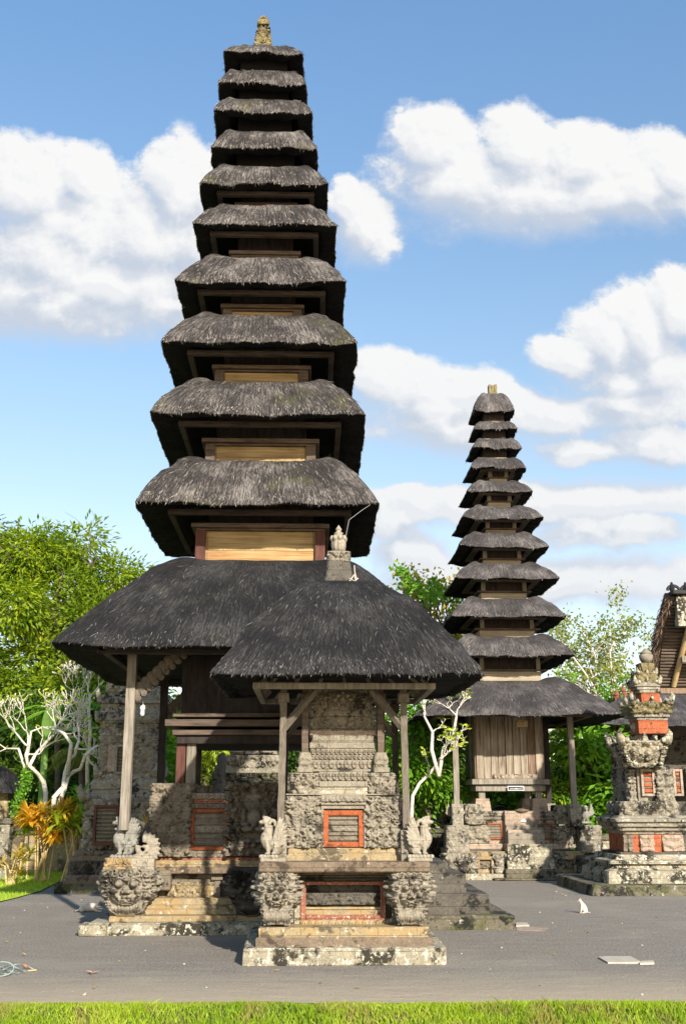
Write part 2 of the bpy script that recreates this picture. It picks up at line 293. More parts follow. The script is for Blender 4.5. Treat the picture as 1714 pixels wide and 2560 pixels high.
# ------------------------------------------------------------------ mesh builder
ORIG = {}
def uniq(a): return a
class MB:
    def __init__(s): s.V = []; s.F = []; s.U = []; s.MI = []; s.n = 0
    def add(s, V, F, uv=None, mi=0):
        V = np.asarray(V, float).reshape(-1, 3); F = [tuple(int(q)+s.n for q in f) for f in F] if not isinstance(F, np.ndarray) else [tuple(f) for f in (F+s.n).tolist()]
        s.V.append(V); s.F += F; s.MI += [mi]*len(F)
        s.U.append(np.zeros((len(V), 2)) if uv is None else np.asarray(uv, float).reshape(-1, 2)); s.n += len(V); return s
    def grid(s, P, uv=None, mi=0, closed=False, flip=False):
        nv, nu = P.shape[:2]; idx = np.arange(nv*nu).reshape(nv, nu)
        if closed: idx = np.concatenate([idx, idx[:, :1]], 1)
        a, b, c, d = idx[:-1, :-1], idx[:-1, 1:], idx[1:, 1:], idx[1:, :-1]
        F = np.stack([a, b, c, d], -1).reshape(-1, 4)
        if flip: F = F[:, ::-1]
        return s.add(P.reshape(-1, 3), np.ascontiguousarray(F), None if uv is None else uv.reshape(-1, 2), mi)
    def box(s, x0, x1, y0, y1, z0, z1, mi=0):
        V = [(x, y, z) for z in (z0, z1) for y in (y0, y1) for x in (x0, x1)]
        return s.add(V, [(0, 2, 3, 1), (4, 5, 7, 6), (0, 1, 5, 4), (2, 6, 7, 3), (0, 4, 6, 2), (1, 3, 7, 5)], None, mi)
    def wbox(s, x0, x1, y0, y1, z0, z1, seg=.09, r=.012, amp=.006, mi=0):
        lo = np.array([x0, y0, z0], float); hi = np.array([x1, y1, z1], float); r = min(r, .45*min(hi-lo))
        def ax(k):
            n = max(1, int((hi[k]-lo[k]-2*r)/seg)); return np.concatenate([[lo[k]], np.linspace(lo[k]+r, hi[k]-r, n+1), [hi[k]]])
        A = [ax(0), ax(1), ax(2)]
        for k in range(3):
            i, j = (k+1) % 3, (k+2) % 3
            for sgn, val in ((-1, lo[k]), (1, hi[k])):
                g1, g2 = np.meshgrid(A[i], A[j], indexing='ij'); P = np.zeros(g1.shape+(3,)); P[..., i] = g1; P[..., j] = g2; P[..., k] = val
                inner = np.clip(P, lo+r, hi-r); dv = P-inner; L = np.linalg.norm(dv, axis=-1, keepdims=True)+1e-9; dn = dv/L
                P = inner+dn*r*1.0
                if amp: P = P+dn*(fbm(P, 5., 3)[..., None]*amp*1.4 - np.clip(fbm(P+9, 9., 2)-.35, 0, 1)[..., None]*amp*2.5)
                s.grid(P, None, mi, False, sgn > 0 and False or (sgn < 0))
        return s
    def stack(s, cx, cy, prof, seg=.09, amp=.005, mi=0, caps=True, rc=.01):
        """square-plan moulding; prof rows (half_x, half_y, z) bottom to top"""
        hx = max(p[0] for p in prof); hy = max(p[1] for p in prof)
        nx = max(2, int(2*hx/seg)); ny = max(2, int(2*hy/seg))
        a = np.linspace(-1, 1, nx+1)[:-1]; b = np.linspace(-1, 1, ny+1)[:-1]
        loop = np.concatenate([np.stack([a, -np.ones(nx)], 1), np.stack([np.ones(ny), b], 1), np.stack([-a, np.ones(nx)], 1), np.stack([-np.ones(ny), -b], 1)])
        P = np.zeros((len(prof), len(loop), 3))
        for i, (px, py, z) in enumerate(prof): P[i, :, 0] = cx+loop[:, 0]*px; P[i, :, 1] = cy+loop[:, 1]*py; P[i, :, 2] = z
        corner = (np.abs(loop[:, 0]) > .999) & (np.abs(loop[:, 1]) > .999)
        if amp:
            d = np.stack([loop[:, 0], loop[:, 1], np.zeros(len(loop))], 1)
            d[~(np.abs(loop[:, 0]) > .999), 0] = 0; d[~(np.abs(loop[:, 1]) > .999), 1] = 0
            nn = fbm(P, 6., 3)*amp*1.6 - np.clip(fbm(P+5, 11., 2)-.3, 0, 1)*amp*4; nn[:, corner] -= rc
            P += d[None]*nn[..., None]
        s.grid(P, None, mi, True)
        if caps:
            n = len(loop); base = s.n-P.shape[0]*n
            s.F.append(tuple(range(base+n-1, base-1, -1))); s.F.append(tuple(range(s.n-n, s.n))); s.MI += [mi, mi]
        return s
    def tube(s, path, rr, sides=8, mi=0, jitter=0, cap=True):
        path = np.asarray(path, float); n = len(path); rr = np.broadcast_to(np.asarray(rr, float), (n,))
        T = np.gradient(path, axis=0); T /= np.linalg.norm(T, axis=1, keepdims=True)+1e-9
        up = np.array([0, 0, 1.]) if abs(T[0][2]) < .9 else np.array([0, 1., 0]); P = np.zeros((n, sides, 3)); a = np.linspace(0, 2*np.pi, sides, endpoint=False)
        X = np.cross(up, T[0]); X /= np.linalg.norm(X)
        for i in range(n):
            X = X-T[i]*np.dot(X, T[i]); X /= np.linalg.norm(X)+1e-9; Y = np.cross(T[i], X)
            P[i] = path[i]+rr[i]*(np.cos(a)[:, None]*X+np.sin(a)[:, None]*Y)
        if jitter: P += (vnoise(P*7)[..., None])*jitter*np.array([1, 1, .3])
        s.grid(P, None, mi, True)
        if cap:
            base = s.n-n*sides; s.F.append(tuple(range(base+sides-1, base-1, -1))); s.F.append(tuple(range(s.n-sides, s.n))); s.MI += [mi, mi]
        return s
    def ell(s, c, r, rot=None, nu=14, nv=9, mi=0):
        u = np.linspace(0, 2*np.pi, nu, endpoint=False); v = np.linspace(-np.pi/2+.001, np.pi/2-.001, nv)
        P = np.stack([np.cos(v)[:, None]*np.cos(u)[None], np.cos(v)[:, None]*np.sin(u)[None], np.sin(v)[:, None]*np.ones(nu)[None]], -1)*np.asarray(r)
        if rot is not None: P = P@np.array(Matrix.Rotation(rot[1], 3, Vector(rot[0]))).T
        P = P+np.asarray(c); s.grid(P, None, mi, True)
        n = nu; base = s.n-nu*nv; s.F.append(tuple(range(base+n-1, base-1, -1))); s.F.append(tuple(range(s.n-n, s.n))); s.MI += [mi, mi]; return s
    def lathe(s, cx, cy, prof, sides=16, mi=0):
        a = np.linspace(0, 2*np.pi, sides, endpoint=False); pr = np.asarray(prof, float)
        P = np.stack([cx+pr[:, :1]*np.cos(a), cy+pr[:, :1]*np.sin(a), pr[:, 1:2]*np.ones(sides)], -1); s.grid(P, None, mi, True)
        base = s.n-len(pr)*sides; s.F.append(tuple(range(base+sides-1, base-1, -1))); s.F.append(tuple(range(s.n-sides, s.n))); s.MI += [mi, mi]; return s
    def leaves(s, P, D, L, Wd, up=None, mi=0, rng=np.random.default_rng(1)):
        n = len(P); D = D/(np.linalg.norm(D, axis=1, keepdims=True)+1e-9)
        up = rng.normal(size=(n, 3)) if up is None else up
        S = np.cross(D, up); S /= np.linalg.norm(S, axis=1, keepdims=True)+1e-9; N = np.cross(S, D)
        L = np.broadcast_to(L, (n,))[:, None]; Wd = np.broadcast_to(Wd, (n,))[:, None]
        V = np.stack([P, P+D*L*.45+S*Wd*.5+N*Wd*.15, P+D*L, P+D*L*.45-S*Wd*.5+N*Wd*.15], 1)
        F = np.arange(n*4).reshape(n, 4); return s.add(V.reshape(-1, 3), F, None, mi)
    def build(s, name, mats, parent=None, smooth=False, origin=None, flip=False):
        V = np.concatenate(s.V) if s.V else np.zeros((0, 3))
        if not isinstance(mats, (list, tuple)): mats = [mats]
        if parent is not None: og = ORIG[parent.name]
        elif origin is not None: og = np.array(origin, float)
        else:
            lo, hi = V.min(0), V.max(0); og = np.array([(lo[0]+hi[0])/2, (lo[1]+hi[1])/2, lo[2]])
        me = bpy.data.meshes.new(name); Vl = V-og
        cnt = np.array([len(f) for f in s.F], np.int32); loops = np.array([q for f in s.F for q in f], np.int32)
        me.vertices.add(len(Vl)); me.vertices.foreach_set('co', Vl.astype(np.float32).ravel())
        me.loops.add(len(loops)); me.loops.foreach_set('vertex_index', loops)
        me.polygons.add(len(cnt)); me.polygons.foreach_set('loop_start', np.concatenate([[0], np.cumsum(cnt)[:-1]]).astype(np.int32))
        me.polygons.foreach_set('material_index', np.array(s.MI, np.int32))
        me.polygons.foreach_set('use_smooth', np.full(len(cnt), smooth))
        uvl = me.uv_layers.new(name='UVMap'); uvl.data.foreach_set('uv', np.concatenate(s.U)[loops].astype(np.float32).ravel())
        me.update(calc_edges=True); me.validate()
        for m_ in mats: me.materials.append(M[m_] if isinstance(m_, str) else m_)
        ob = bpy.data.objects.new(name, me); COL.objects.link(ob)
        if parent is not None: ob.parent = parent; ORIG[ob.name] = og
        else: ob.location = og; ORIG[ob.name] = og
        return ob
def thing(name, label, cat, loc, group=None):
    o = bpy.data.objects.new(name, None); COL.objects.link(o); o.location = loc; o.empty_display_size = .3
    o['label'] = label; o['category'] = cat
    if group: o['group'] = group
    ORIG[o.name] = np.array(loc, float); return o
def tag(o, label=None, cat=None, group=None, kind=None):
    for k, v in (('label', label), ('category', cat), ('group', group), ('kind', kind)):
        if v: o[k] = v
    return o
def fuse(mb, voxel, smooth=2):
    """melt overlapping lumps into one continuous skin"""
    o = mb.build('tmp', [], origin=(0, 0, 0)); 
    r = o.modifiers.new('r', 'REMESH'); r.mode = 'VOXEL'; r.voxel_size = voxel
    if smooth: sm = o.modifiers.new('s', 'SMOOTH'); sm.iterations = smooth; sm.factor = .5
    dg = bpy.context.evaluated_depsgraph_get(); ev = o.evaluated_get(dg); me = bpy.data.meshes.new_from_object(ev)
    V = np.zeros(len(me.vertices)*3); me.vertices.foreach_get('co', V); F = [tuple(p.vertices) for p in me.polygons]
    bpy.data.objects.remove(o); q = MB(); q.add(V.reshape(-1, 3), F); bpy.data.meshes.remove(me); return q

# ------------------------------------------------------------------ geometry of square buildings from photo measurements
class Bld:
    def __init__(s, px, py, Dpx, Dax): s.X = at(px, py, Dpx)[0]; s.D = Dax
    def hw(s, px, y):
        h = 1.
        for _ in range(30): h = abs(at(px, y, s.D-h)[0]-s.X)
        return h
    def hw2(s, xl, xr, y):
        h = 1.
        for _ in range(30): a, b = at(xl, y, s.D-h), at(xr, y, s.D-h); h = (b[0]-a[0])/2
        return h, (a[0]+b[0])/2
    def z(s, y, h, px=857): return at(px, y, s.D-h)[2]

# ------------------------------------------------------------------ carved stone relief
def relief(w_, h_, res, seed, rr=(.035, .085), sym=True, face=False, fill=2.2, figure=False):
    rng = random.Random(seed); nu = max(3, int(w_/res)+1); nv = max(3, int(h_/res)+1)
    X, Z = np.meshgrid(np.linspace(-w_/2, w_/2, nu), np.linspace(0, h_, nv)); H = np.zeros_like(X)
    XA = np.abs(X) if sym else X; mean = (rr[0]+rr[1])/2
    n = int(fill*w_*h_/(math.pi*mean*mean)*(.6 if sym else 1.2)); n = min(n, 260)
    for k in range(n):
        cx = rng.uniform(0 if sym else -w_/2, w_/2); cz = rng.uniform(0, h_); r = rng.uniform(*rr); dx, dz = XA-cx, Z-cz
        rho = np.sqrt(dx*dx+dz*dz)/r; th = np.arctan2(dz, dx); ty = rng.random(); am = rng.uniform(.55, 1.); ph = rng.uniform(0, 6.28); sg = rng.choice((-1, 1))
        if ty < .45: h = np.clip((1-rho)*4, 0, 1)*(1.05-.35*rho)*(.42+.58*np.cos(2*np.pi*rho*1.6-sg*th+ph))
        elif ty < .66:
            pet = .55+.45*np.abs(np.cos(2.5*th+ph)); q = rho/pet; h = np.where(q < 1, np.sqrt(np.clip(1-q*q, 0, 1))*.7, 0)+np.where(rho < .28, .35, 0)
        elif ty < .76: h = np.sqrt(np.clip(1-(rho*1.7)**2, 0, 1))*.9
        else:
            a, b = dx*math.cos(ph)+dz*math.sin(ph), -dx*math.sin(ph)+dz*math.cos(ph); q = (a/r)**2+(b/(r*.42)+.35*(a/r)**2)**2
            h = np.sqrt(np.clip(1-q, 0, 1))*(.75+.25*np.cos(b/r*22))
        H = np.maximum(H, am*h)
    n = min(n//2, 160)
    for k in range(n):     # small second layer of chip-cut petals
        cx = rng.uniform(0 if sym else -w_/2, w_/2); cz = rng.uniform(0, h_); r = mean*rng.uniform(.28, .5); ph = rng.uniform(0, 3.14)
        dx, dz = XA-cx, Z-cz; a, b = dx*math.cos(ph)+dz*math.sin(ph), -dx*math.sin(ph)+dz*math.cos(ph); q = (a/r)**2+(b/(r*.5))**2
        H = np.where(q < 1, H*.85+.25*np.sqrt(np.clip(1-q, 0, 1)), H)
    H = np.clip(H, 0, None)**.75
    def dome(cx, cz, a, b, am, o=0.):
        q = ((XA-cx)/a)**2+((Z-cz)/b)**2; return np.where(q < 1, o+am*np.sqrt(np.clip(1-q, 0, 1)), 0)
    if face:      # guardian mask: crown curls, bulging eyes, snout, wide crescent mouth, leaf claws
        s_ = min(w_, h_*1.05); H = H*.25
        def spiral(cx, cz, r, sg=1., am=1.):
            dx, dz = XA-cx, Z-cz; rho = np.sqrt(dx*dx+dz*dz)/r; th = np.arctan2(dz, dx)
            return am*np.clip((1-rho)*5, 0, 1)*(1.05-.3*rho)*(.35+.65*np.cos(2*np.pi*rho*1.5-sg*th))
        for (cx, cz, r, sg) in ((.09, .93, .10, 1), (.27, .94, .11, -1), (.42, .90, .11, 1), (.43, .70, .12, -1), (.42, .47, .10, 1), (.31, .80, .08, 1), (.43, .27, .10, -1)): H = np.maximum(H, spiral(cx*w_, cz*h_, r*s_, sg, .85))
        for k in range(7):     # hanging leaf claws
            cx = (.02+.075*k)*w_; cz = (.13+.012*(k % 3))*h_; a, b = XA-cx, Z-cz; q = (a/(.05*s_))**2+(b/(.09*h_))**2; H = np.maximum(H, (.65*np.sqrt(np.clip(1-q, 0, 1)))*(.8+.2*np.cos(a/(.012*s_))))
        for args in ((.165*w_, .70*h_, .085*s_, .075*s_, .75, .55), (0, .57*h_, .075*s_, .085*s_, .9, .45), (.07*w_, .53*h_, .05*s_, .045*s_, .8, .45), (.27*w_, .56*h_, .09*s_, .09*s_, .8, .2), (0, .80*h_, .07*s_, .06*s_, .9, .3)): H = np.maximum(H, dome(*args))
        d = np.sqrt((XA-.165*w_)**2+(Z-.70*h_)**2); H = np.where((d > .085*s_) & (d < .105*s_), .15, H); H = np.maximum(H, np.where(Z > .69*h_, .85*np.clip(1-np.abs(d-.125*s_)/(.022*s_), 0, 1), 0))
        d = np.sqrt(X**2+((Z-.60*h_)*1.05)**2)
        for k, R_ in enumerate((.27, .315, .36)): H = np.maximum(H, np.where(Z < .50*h_, (.95-.12*k)*np.clip((1-np.abs(d-R_*s_)/(.020*s_))*2, 0, 1), 0))
        H = np.where((d < .245*s_) & (d > .17*s_) & (Z < .47*h_), .05, H)
        H = np.maximum(H, np.where((d < .25*s_) & (Z > .395*h_) & (Z < .455*h_), .5+.35*np.abs(np.sin(X/(.03*s_)*np.pi)), 0)); H = np.maximum(H, dome(.155*w_, .40*h_, .022*s_, .08*s_, .7, .4))
    if figure:
        s_ = h_
        wp = np.clip(1.2-((X/(.30*w_))**2+((Z-.56*h_)/(.40*h_))**2), 0, 1); H = H*(1-.85*np.clip(wp*2, 0, 1))
        for k in range(6):    # spread wing feathers
            d = np.abs((Z-.42*h_-k*.035*h_)-(XA-.14*w_)*(.5+.22*k)); H = np.maximum(H, np.where((XA > .14*w_) & (XA < .48*w_), .75*np.clip(1-d/(.018*h_), 0, 1), 0))
        for args in ((0, .70*h_, .105*w_, .075*h_, .9, .45), (0, .80*h_, .16*w_, .05*h_, .5, .4), (0, .88*h_, .07*w_, .05*h_, .9, .3), (0, .52*h_, .15*w_, .12*h_, .9, .2),
                     (.20*w_, .54*h_, .05*w_, .10*h_, .9, .2), (.17*w_, .43*h_, .10*w_, .035*h_, .9, .4), (.12*w_, .36*h_, .12*w_, .05*h_, .9, .4), (0, .42*h_, .06*w_, .05*h_, .9, .4),
                     (.035*w_, .705*h_, .018*w_, .012*h_, .3, 1.3), (0, .68*h_, .018*w_, .02*h_, .35, 1.25), (.14*w_, .96*h_, .06*w_, .03*h_, .9, .2), (0, .97*h_, .06*w_, .03*h_, .9, .3),
                     (.10*w_, .20*h_, .06*w_, .04*h_, 1, .4), (0, .15*h_, .05*w_, .04*h_, 1, .3)): H = np.maximum(H, dome(*args))
    return H
def carved(mb, x0, x1, y0, y1, z0, z1, amp, seed, res=.014, bulge=None, face=False, figure=False, rc=.04, rr=(.035, .085), sym=True, fill=2.2, mi=0):
    Lf, Ls, h_ = x1-x0, y1-y0, z1-z0; kw = dict(rr=rr, sym=sym, fill=fill)
    HF = relief(Lf, h_, res, seed, face=face, figure=figure, **kw); HS = relief(Ls, h_, res, seed+7, face=face, **kw); HR = relief(Ls, h_, res, seed+8, face=face, **kw)
    nf, ns = HF.shape[1], HS.shape[1]; nv = HF.shape[0]
    pl = np.stack([np.full(ns, x0), np.linspace(y1, y0, ns)], 1)[:-1]; pf = np.stack([np.linspace(x0, x1, nf), np.full(nf, y0)], 1); pr = np.stack([np.full(ns, x1), np.linspace(y0, y1, ns)], 1)[1:]
    p = np.concatenate([pl, pf, pr]); H = np.concatenate([HS[:, :-1], HF, HR[:, 1:]], 1)
    rc = min(rc, .3*Lf, .3*Ls); inner = np.stack([np.clip(p[:, 0], x0+rc, x1-rc), np.clip(p[:, 1], y0+rc, y1+1)], 1)
    dn = p-inner; dn /= np.linalg.norm(dn, axis=1, keepdims=True)+1e-9; base = inner+dn*rc
    t_ = np.linspace(0, 1, nv); bl = np.zeros(nv) if bulge is None else np.array([bulge(q) for q in t_])
    P = np.zeros((nv, len(p), 3)); off = bl[:, None]+(H-.35)*amp*1.55
    P[..., 0] = base[None, :, 0]+dn[None, :, 0]*off; P[..., 1] = base[None, :, 1]+dn[None, :, 1]*off; P[..., 2] = (z0+t_*h_)[:, None]
    mb.grid(P, None, mi)
    n = len(p); b0 = mb.n-nv*n
    for (st, flip, zz) in ((b0, True, z0), (mb.n-n, False, z1)):
        ring = list(range(st, st+n)); mb.F.append(tuple(ring[::-1] if flip else ring)); mb.MI.append(mi)
    mb.add([(x0, y1, z0), (x1, y1, z0), (x1, y1, z1), (x0, y1, z1)], [(1, 0, 3, 2)], None, mi)
    return mb
def frieze(mb, x0, x1, y, z0, z1, amp, seed, res=.012, rr=(.02, .04), mi=0, rep=None, sym=True, depth=.03):
    """a low carved band facing the yard"""
    H = relief(x1-x0, z1-z0, res, seed, rr=rr, sym=sym, fill=3)
    if rep:
        nu = H.shape[1]; Xr = np.linspace(0, (x1-x0)/rep, nu); Zr = np.linspace(0, 1, H.shape[0])
        a = (Xr % 1)-.5; H = (np.clip(1-((a[None]/.42)**2+((Zr[:, None]-.5)/.48)**2), 0, 1)**.5)*(.55+.45*np.cos(12*np.sqrt(a[None]**2+(Zr[:, None]-.5)**2*.4)+3*np.sign(a[None])))
    nv, nu = H.shape; P = np.zeros((nv, nu, 3)); P[..., 0] = np.linspace(x0, x1, nu)[None]; P[..., 1] = y-H*amp*1.3; P[..., 2] = np.linspace(z0, z1, nv)[:, None]
    mb.grid(P, None, mi); mb.box(x0, x1, y+.001, y+depth, z0, z1, mi); return mb

# ------------------------------------------------------------------ thatch roof
def roof(parent, X, Y, zl, R, zn, Rn, mats, seed, p=1.8, bumpz=.05, thick=.22, wav=.03, strands=70, fringe=160, slen=.16, sw=.007, open_r=.8, cornz=.0, Ry=None, name='thatched_roof', dropu=.0, lipo=.0):
    rng = np.random.default_rng(seed); Ry = R if Ry is None else Ry; Rny = Rn+(Ry-R) if Ry != R else Rn; Rny = max(Rny, .02)
    ph = rng.uniform(0, 6.28, 8)
    def S(u, t_):
        """u perimeter 0..4, t_ 0 neck .. 1 lip .. 2 under the eave"""
        u = np.mod(u, 4); k = np.floor(u).astype(int) % 4; f = (u-np.floor(u))*2-1
        lx = np.choose(k, [f, np.ones_like(f), -f, -np.ones_like(f)]); ly = np.choose(k, [-np.ones_like(f), f, np.ones_like(f), -f])
        q = .62; m_ = np.sqrt(np.clip(np.abs(lx)-q, 0, 1)**2+np.clip(np.abs(ly)-q, 0, 1)**2)/(1-q); corner = np.clip(m_-1, 0, .42)/.42
        sc = 1-(.010+.15*np.clip(1-np.clip(t_, 0, 1)*1.6, 0, 1)**1.5)*corner
        lx, ly = lx*sc, ly*sc
        tt = np.clip(t_, 0, 1); td = np.clip(t_-1, 0, 1)
        rx = Rn+(R-Rn)*tt; ry = Rny+(Ry-Rny)*tt
        cut = np.clip(td*3, 0, 1); inn = np.clip((td-.34)/.66, 0, 1)
        rx = rx-thick*.75*cut-(R-thick*.75-max(Rn, .05)*open_r)*inn; ry = ry-thick*.75*cut-(Ry-thick*.75-max(Rny, .05)*open_r)*inn
        w1 = np.sin(u*np.pi*1.5+ph[0])*.5+np.sin(u*np.pi*4+ph[1])*.4+np.sin(u*np.pi*9+ph[2])*.28+np.sin(u*np.pi*23+ph[3])*.10
        z = zl+(zn-zl)*(1-tt**p)+bumpz*np.sin(np.clip(tt*1.9, 0, 1)*np.pi)**.8*(.25+.75*corner)
        z = z+w1*wav*np.clip(tt*2-.6, 0, 1)*(1-inn) + thick*.10*cut + thick*(.8+dropu)*inn + cornz*corner*np.clip(tt*1.5-.5, 0, 1)*(1-inn)
        P = np.stack([X+lx*rx, Y+ly*ry, z], -1)
        nn = fbm(P+seed, 3.0, 3); P[..., 0] += lx*nn*.035*np.clip(tt*3, 0, 1)*(1-inn); P[..., 1] += ly*nn*.035*np.clip(tt*3, 0, 1)*(1-inn); P[..., 2] += fbm(P+3, 4., 3)*.03*(1-inn)*np.clip(tt*4, 0, 1)
        return P
    nu = int(np.clip(8*max(R, Ry)/.05, 96, 420)); T = np.concatenate([np.linspace(0, .9, 22), np.linspace(.925, 1, 5)[0:], np.linspace(1.02, 1.34, 6), np.linspace(1.45, 2, 5)])
    U = np.linspace(0, 4, nu+1); UU, TT = np.meshgrid(U, T); P = S(UU, TT)
    dT = np.concatenate([[0], np.cumsum(np.linalg.norm(np.diff(P[:, 3], axis=0), axis=1))])
    uvs = np.stack([UU*max(R, .3)*2, np.broadcast_to(dT[:, None], UU.shape)], -1)
    it = int(np.argmax(T >= 1.02))
    mb = MB(); mb.grid(P[:it+1], uvs[:it+1], 0, flip=False); mb.grid(P[it:], uvs[it:], 1, flip=False)
    mb.F.append(tuple(range(nu-1, -1, -1))); mb.MI.append(0)
    def strands_(u, t_, L, wd, lift, mi, dn=0.):
        e = 1e-2; p0 = S(u, t_); p1 = S(u, t_+e); d = p1-p0; d /= np.linalg.norm(d, axis=1, keepdims=True)+1e-9
        tu = S(u+e, t_)-p0; tu /= np.linalg.norm(tu, axis=1, keepdims=True)+1e-9; nrm = np.cross(tu, d); nrm *= np.sign(np.sum(nrm*(p0-np.array([X, Y, zl-1.])), 1, keepdims=True))
        d = d+tu*rng.normal(0, .33, (len(u), 1))+nrm*lift*rng.uniform(.2, 1, (len(u), 1)); d[:, 2] -= dn; d /= np.linalg.norm(d, axis=1, keepdims=True)
        mb.leaves(p0+nrm*.004, d, L*rng.uniform(.4, 1.1, len(u)), wd*rng.uniform(.6, 1.3, len(u)), nrm+rng.normal(0, .4, nrm.shape), mi)
    area = 4*((R+Rn)*np.hypot(R-Rn, zn-zl)); n1 = int(strands*area)
    strands_(rng.uniform(0, 4, n1), np.sqrt(rng.uniform((Rn/R)**2*.2, 1, n1))*.97, slen, sw, .10, 2)
    n2 = int(fringe*8*max(R, Ry)); strands_(rng.uniform(0, 4, n2), rng.uniform(.90, 1.0, n2), .065, .009, .03, 2, .10)
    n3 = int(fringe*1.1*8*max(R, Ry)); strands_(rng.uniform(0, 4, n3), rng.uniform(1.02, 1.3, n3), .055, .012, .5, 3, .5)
    return mb.build(name, list(mats)+['st_edge'], parent, smooth=True)
def ring(mb, X, Y, h, z0, z1, wd, mi=0):
    for (a, b, c, d) in ((X-h, X+h, Y-h, Y-h+wd), (X-h, X+h, Y+h-wd, Y+h), (X-h, X-h+wd, Y-h+wd+.002, Y+h-wd-.002), (X+h-wd, X+h, Y-h+wd+.002, Y+h-wd-.002)):
        mb.wbox(a, b, c, d, z0, z1, .3, .008, .003, mi)
    return mb
def finial_square(mb, X, Y, z0, H, w0, mi=0, seed=0):
    prof = []; lev = [(1.0, 0), (1.0, .10), (.80, .11), (.88, .20), (1.0, .22), (1.0, .30), (.68, .31), (.76, .45), (.86, .47), (.80, .55), (.5, .56), (.52, .72), (.62, .74), (.58, .84), (.34, .86), (.40, .97), (.22, 1.0)]
    for a, t_ in lev: prof.append((w0/2*a, w0/2*a, z0+H*t_))
    return mb.stack(X, Y, prof, .03, .012, mi)
# ------------------------------------------------------------------ MAIN eleven-tier pagoda
A = Bld(627, 2200, 15.0, 17.1)
main = thing('pagoda', 'tallest tiered thatched tower, eleven dark roofs over a carved stone base', 'pagoda', (A.X, A.D, 0))
tiers = [ # left x, right x, mid lip y (photo)
 (557,759,136),(544,767,213),(531,782,284),(525,794,374),(497,821,464),(481,843,564),(436,864,709),(401,894,860),(370,918,1038),(332,951,1261)]
neck_y = [100,190,262,342,430,531,662,806,970,1163]     # where the box above meets the roof (front)
boxes = [None,(618,702,190),(612,712,262),(606,722,340),(598,722,425),(591,726,520),(590,733,636),(583,735,770),(575,750,925),(560,767,1105)]
RT = []
for i, (xl, xr, y) in enumerate(tiers):
    h, xc = A.hw2(xl, xr, y); z = A.z(y, h); RT.append((h, xc, z))
h11 = A.hw(121, 1614); z11 = A.z(1618, h11); RT.append((h11, A.X, z11))
# boxes stand between roof i and the one below (i+1)
BX = [(594,720,190,168),(589,722,262,240),(584,728,342,318),(578,733,430,405),(586,731,531,515),(575,740,662,636),(560,752,806,770),(540,768,970,922),(514,784,1163,1106),(487,805,1403,1318)]
BH = []
for i, (xl, xr, yb, yt) in enumerate(BX):
    h, _ = A.hw2(xl, xr, yb); zb = A.z(yb, h); BH.append((h, zb))
for i in range(11):
    h, xc, z = RT[i]
    if i == 0: zn, Rn = z+.42, .18
    else: Rn, zb = BH[i-1]; zn = zb-.02; Rn = Rn+.04
    low = i == 10
    bz = (.11*h/2-.02) if not low else .10
    if i > 0 and zn < z+.12: zn = z+.12
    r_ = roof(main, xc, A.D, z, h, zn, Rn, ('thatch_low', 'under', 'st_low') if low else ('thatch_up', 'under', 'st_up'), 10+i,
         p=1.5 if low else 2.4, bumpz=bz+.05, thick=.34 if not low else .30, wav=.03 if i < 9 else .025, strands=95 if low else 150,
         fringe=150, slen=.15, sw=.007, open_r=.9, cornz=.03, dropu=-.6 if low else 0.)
    if low: tag(r_, 'darkest and widest lowest roof')
for i in range(10):
    h, zb = BH[i]; xc = (RT[i][1]+RT[i+1][1])/2; ztop = RT[i][2]+.22; hb = h*.93
    if i >= 4:
        zc_r = A.z(BX[i][3]+3, h*1.07); zc_r = min(max(zc_r, zb+.06), ztop-.1)
        mb = MB(); mb.wbox(xc-hb, xc+hb, A.D-hb, A.D+hb, zb-.3, zc_r, .2, .006, .002)
        bx = mb.build('wall_box', 'amber', main)
        if i >= 7:
            zl_ = zb-.02+(zc_r-zb)*(.42 if i < 9 else .36); mb = MB(); mb.wbox(xc-hb+.09, xc+hb-.09, A.D-hb-.016, A.D-hb+.01, zb-.1, zl_, .2, .006, .003); tag(mb.build('board', 'orange_board' if i == 9 else 'amber', bx), 'lower board of the tower box')
            mb = MB(); mb.wbox(xc-hb+.09, xc+hb-.09, A.D-hb-.012, A.D-hb+.01, zl_+.008, zc_r-.034, .2, .006, .003); mb.build('board', 'amber', bx)
        mb = MB(); ring(mb, xc, A.D, h*1.09, zc_r+.003, zc_r+.07, .12); ring(mb, xc, A.D, h*1.02, zc_r-.03, zc_r+.001, .08); mb.build('cornice', 'brown_wood', main)
        mb = MB(); mb.box(xc-hb*.9, xc+hb*.9, A.D-hb*.9, A.D+hb*.9, zc_r+.004, ztop+.3); mb.build('neck', 'dark_wood', main)
        for sx in (-1, 1):
            for sy in (-1, 1):
                x_ = xc+sx*(h-.055); y_ = A.D+sy*(h-.055); mb = MB(); mb.wbox(x_-.075, x_+.075, y_-.075, y_+.075, zb-.3, zc_r-.031, .2, .006, .003)
                mb.build('corner_post', 'red_wood' if i == 9 else 'brown_wood', main)
        mb = MB(); ring(mb, xc, A.D, RT[i][0]*.76, RT[i][2]-.05, RT[i][2]+.03, .085)
        for sx in (-1, 1):
            for sy in (-1, 1):
                a_, b_ = RT[i][0]*.74, h; mb.tube([(xc+sx*a_, A.D+sy*a_, RT[i][2]+.0), (xc+sx*b_, A.D+sy*b_, ztop-.05)], .05, 4)
        mb.build('eave_frame', 'eave_wood', main)
    else:
        mb = MB(); mb.wbox(xc-hb, xc+hb, A.D-hb, A.D+hb, zb-.3, ztop, .2, .006, .002); mb.build('wall_box', 'under', main)  # small upper boxes take the near-black underside colour as painted eave shade
